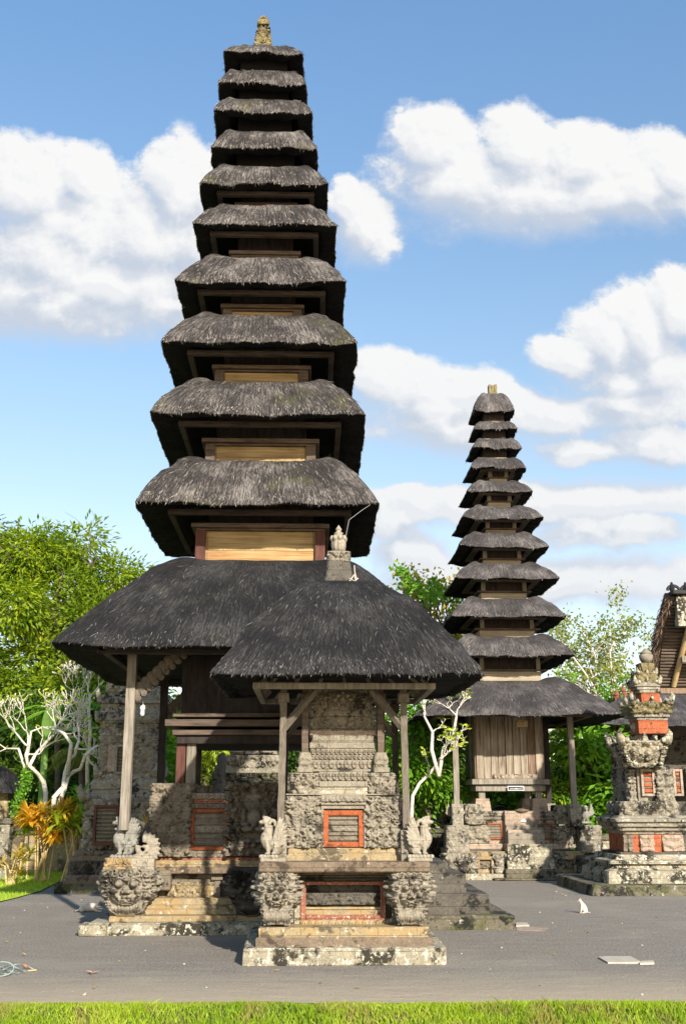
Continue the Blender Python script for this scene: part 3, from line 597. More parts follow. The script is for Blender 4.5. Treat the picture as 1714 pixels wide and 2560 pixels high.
mb = MB(); zt = RT[0][2]; zf0 = at(660, 104, A.D-.15)[2]; zf1 = at(660, 42, A.D)[2]; xf = at(659, 70, A.D)[0]
H_ = zf1-zf0
for (a, b, w_) in ((-.12/H_, .36, .15), (.36, .62, .105), (.62, .88, .095), (.88, 1., .06)): carved(mb, xf-w_, xf+w_, A.D-w_, A.D+w_, zf0+H_*a, zf0+H_*b, .03, int(b*100), .015, lambda t_: .02-.05*t_, rr=(.03, .06), rc=.02)
mb.build('finial', 'stone_gold', main)
# underside frame, posts, chamber
def post(parent, x, y, z0, z1, w_, mat, lean=(0, 0), name='post', jit=.006, shaft=True):
    mb = MB(); n = 12; zs = np.linspace(z0, z1, n)
    P = [(x+lean[0]*(zz-z0), y+lean[1]*(zz-z0), zz) for zz in zs]
    prof = []
    for i_, (a, b, c) in enumerate(P): prof.append((a, b, c))
    sq = np.array([(-1, -1), (0, -1.0), (1, -1), (1, 0), (1, 1), (0, 1), (-1, 1), (-1, 0)])*w_/2
    G_ = np.zeros((n, 8, 3))
    for i_, (a, b, c) in enumerate(P): G_[i_, :, 0] = a+sq[:, 0]*.97; G_[i_, :, 1] = b+sq[:, 1]*.97; G_[i_, :, 2] = c
    G_ += vnoise(G_*9)[..., None]*jit*np.array([1, 1, 0]); mb.grid(G_, None, 0, True); mb.F.append(tuple(range(7, -1, -1))); mb.F.append(tuple(range(mb.n-8, mb.n))); mb.MI += [0, 0]
    if shaft: mb.wbox(P[-1][0]-w_*.8, P[-1][0]+w_*.8, P[-1][1]-w_*.8, P[-1][1]+w_*.8, z1-.16, z1-.05, .1, .01, .003)
    return mb.build(name, mat, parent)
ph_ = A.X-at(318, 1900, 15.3)[0]; zpb = at(316, 2075, A.D-ph_)[2]; zroof = z11+.10
for sx in (-1, 1):
    for sy in (-1, 1): post(main, A.X+sx*ph_, A.D+sy*ph_, zpb, zroof+.1, .125, 'grey_wood' if sx < 0 and sy < 0 else 'brown_wood' if sy < 0 else 'dark_wood', (0, 0))
mb = MB(); ring(mb, A.X, A.D, 2.12, zroof-.12, zroof-.04, .10); ring(mb, A.X, A.D, ph_+.06, zroof+.04, zroof+.16, .11); mb.build('eave_frame', 'eave_wood', main)
for sx in (-1, 1):
    for sy in (-1, 1):
        c0 = (A.X+sx*ph_, A.D+sy*ph_); mb = MB()
        mb.tube([(c0[0], c0[1], zroof-.02), (A.X+sx*2.16, A.D+sy*2.16, zroof-.09)], .045, 4); mb.build('rafter', 'eave_wood', main); mb = MB()
        for q in range(9):
            tq = q/8; mb.ell((c0[0]-sx*(.05+.62*tq), c0[1], zroof-.62+.60*tq), (.085, .035, .085), nu=8, nv=6); mb.ell((c0[0]-sx*(.10+.62*tq), c0[1]-.01, zroof-.70+.60*tq), (.05, .03, .05), nu=8, nv=6)
        mb.build('carved_bracket', 'carv_wood', main)
hc = A.hw(452, 1780); zc0 = A.z(1858, hc+.15); D0 = A.D
mb = MB(); mb.wbox(A.X-hc, A.X+hc, D0-hc, D0+hc, A.z(1786, hc), z11+.75, .4, .01, .002)
for k in range(9): xk = A.X-hc+2*hc*(k+.5)/9; mb.box(xk-.008, xk+.008, D0-hc-.008, D0-hc+.004, A.z(1786, hc), z11+.3)
mb.build('chamber', 'dark_wood', main)
for (ya, yb, ex, mt) in ((1783, 1793, .10, 'brown_wood'), (1799, 1816, .20, 'brown_wood'), (1824, 1838, .10, 'brown_wood'), (1838, 1860, .04, 'dark_wood')):
    mb = MB(); mb.wbox(A.X-hc-ex, A.X+hc+ex, D0-hc-ex, D0+hc+ex, A.z(yb, hc+ex), A.z(ya, hc+ex), .3, .01, .003); mb.build('beam', mt, main)
zfl = A.z(1958, 1.42)
for sx in (-1, 1):
    for (dx, mt, sy) in ((hc-.02, 'red_wood', -1), (hc-.17, 'grey_wood', -1), (hc-.05, 'dark_wood', 1)):
        mb = MB(); mb.wbox(A.X+sx*dx-.065, A.X+sx*dx+.065, D0+sy*(hc-.1)-.065, D0+sy*(hc-.1)+.065, zfl-.25, zc0+.01, .2, .008, .004); mb.build('leg', mt, main)
# stone base of the main pagoda
def level(B, par, y0, y1, xl, mat, name='ledge', D=None, extra=0, cham=True, amp=.006):
    h = B.hw(xl, (y0+y1)/2)+extra; za, zb = B.z(y1, h), B.z(y0, h); mb = MB()
    mb.stack(B.X, B.D, [(h-.012, h-.012, za), (h, h, za+.012), (h, h, zb-.014), (h-.016, h-.016, zb)], .07, amp); mb.build(name, mat, par, smooth=False); return h, za, zb
hs, _, _ = level(A, main, 2307, 2349, 216, 'stone_white', 'plinth', extra=0)
mb = MB(); mb.wbox(A.X-hs-.10, A.X-hs+.26, A.D-hs-.06, A.D-hs+.3, 0, A.z(2309, hs), .1, .03, .012); mb.build('plinth_block', 'stone_white', main)
level(A, main, 2289, 2309, 270, 'stone_tan', 'step')
hb1, zb1, zt1 = level(A, main, 2262, 2291, 330, 'stone_tan', 'step'); hb2, _, zt2 = level(A, main, 2245, 2265, 352, 'stone_tan', 'step')
hbod = A.hw(392, 2220)-.10; zA, zB = A.z(2262, hbod), A.z(2150, hbod)
mb = MB(); mb.wbox(A.X-hbod, A.X+hbod, A.D-hbod, A.D+hbod, zA, zB, .2, .01, .004); mb.build('stone_core', 'stone_dark', main)
# corner and centre monster blocks
def bulge_mask(t_): return .05*math.sin(math.pi*t_)-.17*(1-t_)**1.5+.02
blk = A.hw(246, 2230); xa, xb = A.X-blk+.06, A.X-A.hw(388, 2230)
zk0, zk1 = A.z(2290, blk-.1), A.z(2172, blk-.1); wk = xb-xa
for (x0_, x1_, y0_, sd_) in ((xa, xb, A.D-blk+.06, 5), (A.X-(xb-xa)/2*.86, A.X+(xb-xa)/2*.86, A.D-blk+.04, 6), (A.X+A.hw(388, 2230), A.X+blk-.06, A.D-blk+.06, 5), (xa, xb, A.D+blk-.06-wk, 8), (A.X+A.hw(388, 2230), A.X+blk-.06, A.D+blk-.06-wk, 9)):
    mb = MB(); carved(mb, x0_, x1_, y0_, y0_+wk, zk0, zk1, .075, sd_, .014, bulge_mask, face=True, rc=.05, rr=(.04, .10)); mb.build('monster_carving', 'stone' if sd_ != 6 else 'stone_dark', main, smooth=True)
for sx in (-1, 1):
    x0_, x1_ = sorted((A.X+sx*A.hw(392, 2220), A.X+sx*A.hw(568, 2220))); yf = A.D-hbod
    mb = MB(); q0 = A.z(2255, hbod); q1 = A.z(2182, hbod)
    mb.wbox(x0_+.03, x0_+.12, yf-.07, yf+.01, q0, q1, .1, .01, .005); mb.wbox(x1_-.12, x1_-.03, yf-.07, yf+.01, q0, q1, .1, .01, .005)
    mb.wbox(x0_, x0_+.16, yf-.10, yf+.01, q1-.09, q1, .1, .01, .005); mb.wbox(x1_-.16, x1_, yf-.10, yf+.01, q1-.09, q1, .1, .01, .005)
    mb.wbox(x0_+.122, x1_-.122, yf-.06, yf+.01, q1-.07, q1, .1, .006, .003); mb.wbox(x0_+.122, x1_-.122, yf-.04, yf+.01, q1-.16, q1-.08, .1, .006, .003)
    mb.build('niche_frame', 'stone_brown', main)
    mb = MB(); frieze(mb, x0_+.12, x1_-.12, yf-.03, q0+.06, q0+.27, .05, 31, .012, (.03, .055)); mb.build('carved_frieze', 'stone_tan', main, smooth=True)
level(A, main, 2168, 2184, 383, 'stone_slab', extra=.05); h_y, _, _ = level(A, main, 2150, 2169, 381, 'stone_tan'); hw_, _, _ = level(A, main, 2142, 2151, 386, 'oldred')
# upper carved wall
hW = A.hw(377, 2040); zw0, zw1 = A.z(2142, hW), A.z(1958, hW); Yf = A.D-hW
mb = MB(); mb.wbox(A.X-hW+.12, A.X+hW-.12, Yf+.10, A.D+hW-.12, zw0, A.z(1990, hW), .3, .01, .003); mb.build('stone_core', 'stone_brown', main)
xs = [A.X-hW, A.X-A.hw(486, 2040), A.X-A.hw(584, 2040)]
mb = MB(); carved(mb, xs[0], xs[1], Yf, Yf+.6, zw0, zw1, .06, 21, .014, rr=(.03, .075), sym=False, rc=.02, fill=3); mb.build('carved_panel', 'stone_brown', main, smooth=True)
mb = MB(); carved(mb, 2*A.X-xs[1], 2*A.X-xs[0], Yf, Yf+.6, zw0, zw1, .06, 22, .014, rr=(.03, .075), sym=False, rc=.02, fill=3); mb.build('carved_panel', 'stone_brown', main, smooth=True)
mb = MB(); carved(mb, xs[2], 2*A.X-xs[2], Yf-.05, Yf+.3, zw0+.02, zw1+.01, .09, 23, .012, rr=(.03, .06), figure=True, rc=.02); tag(mb.build('carved_panel', 'stone_brown', main, smooth=True), 'panel with a winged seated figure in relief')
for sx in (-1, 1):
    mb = MB(); y0_ = A.D+hW-.5; x0_, x1_ = sorted((A.X+sx*hW, A.X+sx*(hW-.6))); carved(mb, x0_, x1_, y0_, y0_+.45, zw0, zw1, .05, 25, .02, rc=.02); mb.build('carved_panel', 'stone_brown', main, smooth=True)
def slat_window(par, x0, x1, y, z0, z1, fmat='orange', fw=.045, slats=5, dp=.06, motif=True, seed=1):
    mb = MB(); mb.wbox(x0, x0+fw, y-dp, y, z0, z1, .15, .004, .002); mb.wbox(x1-fw, x1, y-dp, y, z0, z1, .15, .004, .002)
    mb.wbox(x0+fw+.002, x1-fw-.002, y-dp, y, z1-fw, z1, .15, .004, .002); mb.wbox(x0+fw+.002, x1-fw-.002, y-dp, y, z0, z0+fw, .15, .004, .002)
    f_ = mb.build('window_frame', fmat, par)
    mb = MB(); H_ = z1-z0-2*fw; a, b = x0+fw, x1-fw
    for k in range(slats):
        zz = z0+fw+H_*(k+.5)/slats
        if motif and k == slats//2: continue
        mb.wbox(a, b, y-dp*.45, y-.003, zz-H_*.28/slats, zz+H_*.28/slats, .15, .004, .002)
    mb.box(a, b, y-.002, y+.02, z0+fw, z1-fw); mb.build('slats', 'stone_brown', f_)
    if motif:
        mb = MB(); zz = z0+fw+H_*(slats//2+.5)/slats; frieze(mb, a, b, y-.02, zz-H_*.52/slats, zz+H_*.52/slats, .025, seed, .010, (.02, .035)); mb.build('carved_band', 'stone', f_, smooth=True)
    return f_
for sx in (-1, 1):
    x0_, x1_ = sorted((A.X+sx*(A.X-xs[1]), A.X+sx*(A.X-xs[2]))); yw = Yf+.09
    zs_ = lambda y: A.z(y, hW-.09)
    slat_window(main, x0_+.004, x1_-.004, yw, zs_(2124), zs_(2023), seed=41)
    mb = MB(); frieze(mb, x0_, x1_, yw-.03, zs_(2143), zs_(2125), .03, 42, .01, rep=.09); mb.build('carved_frieze', 'stone_brown', main, smooth=True)
    mb = MB(); frieze(mb, x0_, x1_, yw-.06, zs_(2021), zs_(2009), .03, 43, .008, rep=.06); mb.build('carved_frieze', 'stone_brown', main, smooth=True)
    mb = MB(); mb.wbox(x0_, x1_, yw-.05, yw+.04, zs_(2008), zs_(1998), .2, .005, .002); mb.build('beam', 'oldred', main)
    mb = MB(); frieze(mb, x0_, x1_, yw-.07, zs_(1997), zs_(1983), .03, 44, .008, rep=.085); mb.build('carved_frieze', 'stone', main, smooth=True)
# side stairs at the right
st = [(1286, 2289, 2326), (1224, 2235, 2288), (1165, 2185, 2234)]
for k, (xr, y0, y1) in enumerate(st):
    D_ = 15.5+.22*k; a = at(xr, y1, D_); z1_ = at(xr, y0, D_)[2]; z0_ = -.02 if k == 0 else at(xr, y1+3, D_)[2]-.02
    mb = MB(); mb.wbox(A.X+1.2, a[0], D_, A.D+(A.D-D_), z0_, z1_, .12, .02, .012); mb.build('stair_step', 'stone_moss' if k == 0 else 'stone_dark', main)
mb = MB(); mb.wbox(A.X+hs-.05, at(1124, 2300, 15.9)[0], 15.95, 18.2, .3, at(1124, 2110, 15.95)[2]-.25, .12, .02, .012); mb.build('stair_step', 'stone_dark', main)

# ------------------------------------------------------------------ FRONT shrine
B = Bld(862, 2380, 12.25, 13.4)
sh = thing('shrine', 'open front shrine under one broad black thatched roof with a white stone crown', 'shrine', (B.X, B.D, 0))
hr, xr_ = B.hw2(523, 1215, 1685); zr = B.z(1687, hr); za_ = at(845, 1462, B.D)[2]
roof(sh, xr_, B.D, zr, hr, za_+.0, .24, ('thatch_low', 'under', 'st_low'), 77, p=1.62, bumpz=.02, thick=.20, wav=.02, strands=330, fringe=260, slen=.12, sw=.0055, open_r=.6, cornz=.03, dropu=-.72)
hf = B.hw(632, 1716); zf = B.z(1722, hf)
mb = MB(); ring(mb, B.X, B.D, hf, zf, zf+.07, .075)
for k in range(7):
    q = -1+2*(k+.5)/7
    for (a, b) in (((q*hf*.95, -hf*.95), (q*.3, -.3)), ((q*hf*.95, hf*.95), (q*.3, .3)), ((-hf*.95, q*hf*.95), (-.3, q*.3)), ((hf*.95, q*hf*.95), (.3, q*.3))):
        mb.tube([(B.X+a[0], B.D+a[1], zf+.06), (B.X+b[0], B.D+b[1], zf+.75)], .022, 5)
mb.build('eave_frame', 'grey_wood', sh)
xfin = at(846, 1400, B.D)[0]
mb = MB(); s0 = at(846, 1456, B.D)[2]; s1 = at(846, 1408, B.D)[2]; s2 = at(846, 1382, B.D)[2]; s3 = at(846, 1313, B.D)[2]
mb.stack(xfin, B.D, [(.185, .185, s0-.10), (.185, .185, s0+.02), (.17, .17, s0+.03), (.145, .145, s1-.01), (.14, .14, s1)], .03, .008); fb = mb.build('finial', 'stone_dark', sh)
mb = MB(); carved(mb, xfin-.12, xfin+.12, B.D-.12, B.D+.12, s1, s2, .04, 3, .008, lambda t_: .01*t_, rr=(.02, .04), rc=.02); mb.stack(xfin, B.D, [(.13, .13, s1), (.14, .14, s1+.015), (.13, .13, s1+.03)], .03, .004); mb.build('carved_collar', 'stone', fb, smooth=True)
mb = MB(); hh = s3-s2
for k in range(8):
    a = k*math.pi/4+.2; mb.ell((xfin+.052*math.cos(a), B.D+.052*math.sin(a), s2+hh*.30), (.045, .045, hh*.30), nu=10, nv=8)
    mb.ell((xfin+.085*math.cos(a), B.D+.085*math.sin(a), s2+hh*.50), (.028, .028, hh*.12), nu=8, nv=6)
mb.lathe(xfin, B.D, [(.05, s2), (.07, s2+hh*.1), (.03, s2+hh*.5), (.065, s2+hh*.60), (.045, s2+hh*.66), (.062, s2+hh*.70), (.03, s2+hh*.76), (.03, s2+hh*.80), (.045, s2+hh*.84), (.022, s2+hh*.92), (.004, s3)], 14)
mb.build('lotus_bud', 'statue', fb, smooth=True)
mb = MB(); c_ = np.array([xfin+.19, B.D-.2, s0+.02])
for k, pts in enumerate((((0, 0, .05), (-.06, -.06, -.05), (-.12, -.14, -.13)), ((0, 0, .05), (.02, -.1, -.06), (.03, -.2, -.17)), ((-.08, -.05, -.02), (0, -.1, -.07), (.06, -.05, -.02)), ((0, .02, .2), (.01, 0, .08), (.04, -.03, -.03)))):
    mb.tube([c_+np.array(q)*.8 for q in pts], .008, 6, jitter=.004)
mb.build('rope_tie', 'slab', sh)
# body tiers of the shrine
def lev(y0, y1, xl, mat, name='ledge', **k): return level(B, sh, y0, y1, xl, mat, name, **k)
hP, _, _ = lev(2370, 2424, 604, 'stone_white', 'plinth', amp=.012)
lev(2344, 2371, 636, 'stone_slab', 'step', amp=.008); lev(2319, 2346, 645, 'stone_tan', 'step', amp=.008)
hN = B.hw(740, 2250); zn0, zn1 = B.z(2321, hN), B.z(2178, hN)
mb = MB(); mb.wbox(B.X-hN, B.X+hN, B.D-hN+.08, B.D+hN, zn0, zn1, .3, .01, .003); mb.build('stone_core', 'stone_dark', sh)
bl = B.hw(640, 2250)
def bulge2(t_): return .03*math.sin(math.pi*t_)-.09*(1-t_)**1.4+.03
for sx in (-1, 1):
    for sy in (-1, 1):
        x0_, x1_ = sorted((B.X+sx*(bl-.05), B.X+sx*B.hw(734, 2250))); w_ = x1_-x0_; y0_ = B.D-bl+.05 if sy < 0 else B.D+bl-.05-w_
        mb = MB(); carved(mb, x0_, x1_, y0_, y0_+w_, B.z(2316, bl), B.z(2180, bl), .06, 51+sx, .010 if sy < 0 else .03, bulge2, face=True, rc=.03, rr=(.03, .075)); mb.build('monster_carving', 'stone_old' if sy > 0 else 'stone', sh, smooth=True)
yn = B.D-hN
zq = lambda y, dd=0.: B.z(y, hN+dd)
# lower niche
x0_, x1_ = B.X-B.hw(752, 2250), B.X+B.hw(752, 2250)
mb = MB(); fw = .055; mb.wbox(x0_, x0_+fw, yn-.05, yn+.09, zq(2299), zq(2203), .1, .006, .004); mb.wbox(x1_-fw, x1_, yn-.05, yn+.09, zq(2299), zq(2203), .1, .006, .004)
mb.wbox(x0_+fw+.002, x1_-fw-.002, yn-.05, yn+.09, zq(2212), zq(2203), .1, .006, .004); mb.wbox(x0_+fw+.002, x1_-fw-.002, yn-.05, yn+.09, zq(2299), zq(2287), .1, .006, .004); nf = mb.build('niche_frame', 'oldred', sh)
mb = MB(); frieze(mb, x0_+fw, x1_-fw, yn+.03, zq(2262), zq(2233), .04, 61, .01, (.02, .05)); mb.build('carved_frieze', 'stone_dark', nf, smooth=True)
mb = MB(); mb.wbox(x0_+fw, x1_-fw, yn-.02, yn+.08, zq(2287), zq(2275), .1, .005, .003); mb.wbox(x0_+fw, x1_-fw, yn+.01, yn+.08, zq(2274), zq(2268), .1, .005, .003); mb.build('sill', 'stone_tan', nf)
for sx in (-1, 1):
    a, b = sorted((B.X+sx*(B.X-x0_+.004), B.X+sx*B.hw(736, 2250))); mb = MB(); mb.wbox(a, b, yn-.03, yn+.09, zq(2320), zq(2200), .1, .008, .005); mb.build('pilaster', 'stone_white', sh)
mb = MB(); frieze(mb, x0_, x1_, yn-.07, zq(2319, .05), zq(2300, .05), .03, 62, .008, rep=.075, depth=.15); mb.build('carved_frieze', 'stone_tan', sh, smooth=True)
for (y0, y1, ex, mt) in ((2195, 2202, .02, 'stone_dark'), (2188, 2194, .05, 'stone_dark'), (2179, 2187, .08, 'stone_slab')):
    mb = MB(); mb.wbox(B.X-B.hw(736, 2190), B.X+B.hw(736, 2190), yn-ex, yn+.3, zq(y1, ex), zq(y0, ex), .1, .005, .003); mb.build('moulding', mt, sh)
lev(2155, 2181, 644, 'stone_slab', 'ledge', amp=.008)
lev(2138, 2156, 712, 'stone_tan'); lev(2120, 2140, 714, 'stone_tan', extra=-.02)
hM = B.hw(716, 2060); ym = B.D-hM; zm = lambda y, dd=0.: B.z(y, hM+dd)
mb = MB(); mb.wbox(B.X-hM+.05, B.X+hM-.05, ym+.08, B.D+hM-.05, zm(2120), zm(1986), .3, .01, .003); mb.build('stone_core', 'stone_brown', sh)
cwx = B.hw(801, 2060)
for sx in (-1, 1):
    a, b = sorted((B.X+sx*hM, B.X+sx*cwx)); mb = MB(); carved(mb, a, b, ym, ym+.34, zm(2120), zm(1990), .055, 70+sx, .009, rr=(.025, .06), sym=False, rc=.03, fill=3); mb.build('floral_carving', 'stone', sh, smooth=True)
    a, b = sorted((B.X+sx*hM, B.X+sx*cwx)); mb = MB(); carved(mb, a, b, B.D+hM-.36, B.D+hM-.02, zm(2120), zm(1990), .05, 74+sx, .03, sym=False, rc=.03); mb.build('floral_carving', 'stone', sh, smooth=True)
wx = B.hw(807, 2070); slat_window(sh, B.X-wx, B.X+wx, ym+.07, zm(2117, -.07), zm(2026, -.07), fw=.055, slats=5, seed=63)
for sx in (-1, 1):
    a, b = sorted((B.X+sx*(wx+.003), B.X+sx*cwx)); mb = MB(); mb.wbox(a, b, ym+.0, ym+.09, zm(2120), zm(2010), .1, .006, .003); mb.build('pilaster', 'stone', sh)
for (y0, y1, ex) in ((2012, 2022, .02), (2006, 2012, .05)): mb = MB(); mb.wbox(B.X-cwx, B.X+cwx, ym-ex+.02, ym+.1, zm(y1, ex), zm(y0, ex), .1, .005, .003); mb.build('moulding', 'stone', sh)
mb = MB(); frieze(mb, B.X-cwx, B.X+cwx, ym-.04, zm(2004, .04), zm(1988, .04), .03, 64, .009, (.02, .04), depth=.2); mb.build('carved_frieze', 'stone', sh, smooth=True)
mb = MB(); mb.wbox(B.X-hM-.01, B.X+hM+.01, ym-.015, B.D+hM, zm(1988), zm(1984), .15, .005, .004); mb.build('ledge', 'stone', sh)
# corner scroll blocks and the tall carved back column
hC = B.hw(781, 1850); yc = B.D-hC
hK = B.hw(732, 1960); yk = B.D-hK; zk = lambda y, h_=hK: B.z(y, h_)
for sx in (-1, 1):
    a, b = sorted((B.X+sx*hK, B.X+sx*B.hw(795, 1960))); mb = MB(); carved(mb, a, b, yk, yk+.3, zk(1986), zk(1932), .05, 80+sx, .009, rr=(.03, .06), sym=False, rc=.03); mb.build('scroll_carving', 'stone', sh, smooth=True)
    a, b = sorted((B.X+sx*B.hw(742, 1900), B.X+sx*B.hw(782, 1900))); mb = MB(); zt_ = zk(1880)
    mb.stack((a+b)/2, yk+.14, [(.095, .095, zk(1930)), (.10, .10, zk(1920)), (.075, .075, zk(1916)), (.085, .085, zk(1895)), (.07, .07, zk(1888)), (.06, .06, zt_)], .03, .006); carved(mb, (a+b)/2-.07, (a+b)/2+.07, yk+.06, yk+.2, zk(1915), zk(1893), .02, 5, .008, rr=(.02, .035), rc=.01); mb.build('post_pedestal', 'stone', sh)
    post(sh, (a+b)/2, yk+.14, zt_-.01, zf+.05, .075, 'brown_wood')
for (y0, y1, ex, mt, rep) in ((1968, 1986, .03, 'stone_white', None), (1953, 1967, .05, 'stone', None), (1929, 1951, .04, 'stone', .07)):
    mb = MB(); w_ = B.hw(797, 1960); zA_, zB_ = zk(y1), zk(y0)
    if rep: frieze(mb, B.X-w_, B.X+w_, yk-ex+.06, zA_, zB_, .03, 9, .008, rep=rep, depth=.3)
    else: mb.wbox(B.X-w_, B.X+w_, yk-ex+.03, yk+.4, zA_, zB_, .1, .006, .003)
    mb.build('carved_frieze' if rep else 'ledge', mt, sh)
col = [(1922, 1929, .42, 0), (1900, 1922, .405, .09), (1888, 1899, .43, .05), (1872, 1887, .425, .055), (1856, 1871, .44, 0), (1838, 1855, .40, 0), (1826, 1838, .44, 0)]
zc_ = lambda y: B.z(y, hC)
for i_, (y0, y1, hx, rep) in enumerate(col):
    mb = MB(); hx = hx*hC/.40
    if rep: frieze(mb, B.X-hx, B.X+hx, yc-.03, zc_(y1), zc_(y0), .025, 90+i_, .008, rep=rep, depth=.02); mb.wbox(B.X-hx, B.X+hx, yc-.008, yc+.6, zc_(y1), zc_(y0), .15, .006, .003)
    else: mb.wbox(B.X-hx, B.X+hx, yc-.02, yc+.6, zc_(y1), zc_(y0), .1, .008, .004)
    mb.build('column_band', 'stone' if i_ != 6 else 'pink', sh)
mb = MB(); carved(mb, B.X-hC*1.0, B.X+hC*1.0, yc-.01, yc+.6, zc_(1856), zc_(1836), .022, 95, .008, rr=(.015, .03), rc=.01); mb.build('column_band', 'stone', sh, smooth=True)
mb = MB(); carved(mb, B.X-hC, B.X+hC, yc, yc+.6, zc_(1827), zf+.25, .05, 96, .009, rr=(.03, .055), rc=.02, fill=2.0, face=False)
Hf = relief(.34, .34, .008, 97, face=True, rr=(.03, .05)); nv_, nu_ = Hf.shape; P = np.zeros((nv_, nu_, 3)); P[..., 0] = B.X+np.linspace(-.17, .17, nu_)[None]; P[..., 1] = yc-.03-Hf*.07; P[..., 2] = (zc_(1790)+np.linspace(0, .34, nv_))[:, None]; mb.grid(P); mb.box(B.X-.17, B.X+.17, yc-.03, yc+.02, zc_(1790), zc_(1790)+.34)
mb.build('carved_back', 'stone', sh, smooth=True)
# corner posts with braces
hp = B.hw(704, 1900); zp0 = B.z(2052, hp)
for sx in (-1, 1):
    for sy in (-1, 1):
        post(sh, B.X+sx*hp, B.D+sy*hp, zp0-.30 if sy < 0 else zp0-.1, zf+.03, .080, 'carv_wood' if sy < 0 else 'dark_wood', (-sx*.008, 0))
        mb = MB(); mb.tube([(B.X+sx*(hp-.02), B.D+sy*hp, zf-.42), (B.X+sx*(hp-.38), B.D+sy*hp, zf+.02)], .045, 4); mb.build('brace', 'carv_wood', sh)
        mb = MB(); mb.wbox(B.X+sx*hp-.07, B.X+sx*hp+.07, B.D+sy*hp-.07, B.D+sy*hp+.07, B.z(2158, hp)-.02, zp0-.1, .1, .01, .004); mb.build('post_pedestal', 'stone', sh)

# ------------------------------------------------------------------ SECOND pagoda
Cc = Bld(1301, 1788, 24.2, 26.6)
p2 = thing('pagoda', 'smaller tiered thatched tower farther back on the right, with pale wooden cell and steps', 'pagoda', (Cc.X, Cc.D, 0))
t2 = [(1185,1285,1025),(1185,1293,1070),(1181,1302,1117),(1176,1315,1167),(1167,1331,1227),(1155,1356,1294),(1147,1371,1366),(1138,1396,1445),(1129,1415,1540),(1120,1435,1638)]
b2_ = [(1208,1262,1053,1050),(1206,1266,1095,1093),(1206,1270,1144,1140),(1222,1268,1204,1193),(1219,1277,1268,1253),(1214,1290,1334,1322),(1206,1303,1411,1398),(1201,1318,1498,1480),(1197,1338,1593,1574),(1195,1355,1701,1677)]
R2 = []; H2 = []
for (xl, xr, y) in t2: h, xc = Cc.hw2(xl, xr, y); R2.append((h, xc, Cc.z(y, h)))
h, xc = Cc.hw2(1049, 1554, 1790); R2.append((h, xc, Cc.z(1788, h)))
for (xl, xr, yb, yt) in b2_: h, xc = Cc.hw2(xl, xr, yb); H2.append((h, xc, Cc.z(yb, h), Cc.z(yt, h)))
for i in range(11):
    h, xc, z = R2[i]
    if i == 0: zn, Rn = at(1230, 992, Cc.D)[2], .14
    else: Rn, _, zb, _ = H2[i-1]; Rn += .04; zn = max(zb-.02, z+.1)
    roof(p2, xc+(.04 if i == 10 else 0), Cc.D, z, h*(1.05 if i == 10 else 1.02), zn, Rn, ('thatch_far', 'under', 'st_up'), 130+i, p=2.7 if i < 10 else 1.6, bumpz=.07*h+.01, thick=.28, wav=.028, strands=22, fringe=60, slen=.15, sw=.010, open_r=.95, cornz=.035 if i < 10 else .02)
for i in range(10):
    h, xc, zb, zt = H2[i]; ztop = R2[i][2]+.2
    mb = MB(); mb.stack(xc, Cc.D, [(h*.92, h*.92, zb-.25), (h, h, zt)], .3, .002); mb.build('wall_box', 'pale_wood', p2)
    if i >= 3:
        mb = MB(); ring(mb, xc, Cc.D, h*1.16, zt+.002, zt+.035, .12); mb.build('cornice', 'brown_wood', p2)
        mb = MB(); mb.box(xc-h*.9, xc+h*.9, Cc.D-h*.9, Cc.D+h*.9, zt+.03, ztop); mb.build('neck', 'dark_wood', p2)
        for sx in (-1, 1):
            mb = MB(); mb.wbox(xc+sx*h*.88-.05, xc+sx*h*.88+.05, Cc.D-h-.02, Cc.D-h+.06, zt+.036, ztop, .2, .005, .002); mb.build('corner_post', 'grey_wood', p2)
        mb = MB(); ring(mb, xc, Cc.D, R2[i][0]*.68, R2[i][2]+.03, R2[i][2]+.07, .16); mb.build('eave_frame', 'brown_wood', p2)
    else:
        mb = MB(); mb.box(xc-h*.9, xc+h*.9, Cc.D-h*.9, Cc.D+h*.9, zt, ztop); mb.build('neck', 'dark_wood', p2)
mb = MB(); z0_ = at(1230, 992, Cc.D)[2]; z1_ = at(1230, 964, Cc.D)[2]; xx = at(1230, 980, Cc.D)[0]
mb.wbox(xx-.115, xx+.115, Cc.D-.11, Cc.D+.11, z0_-.08, z0_+.10, .04, .01, .012)
for sx in (-.075, 0, .075): mb.wbox(xx+sx-.034, xx+sx+.034, Cc.D-.1, Cc.D+.1, z0_+.09, z1_+(0 if sx else -.02), .04, .01, .012)
mb.build('finial', 'stone_gold', p2)
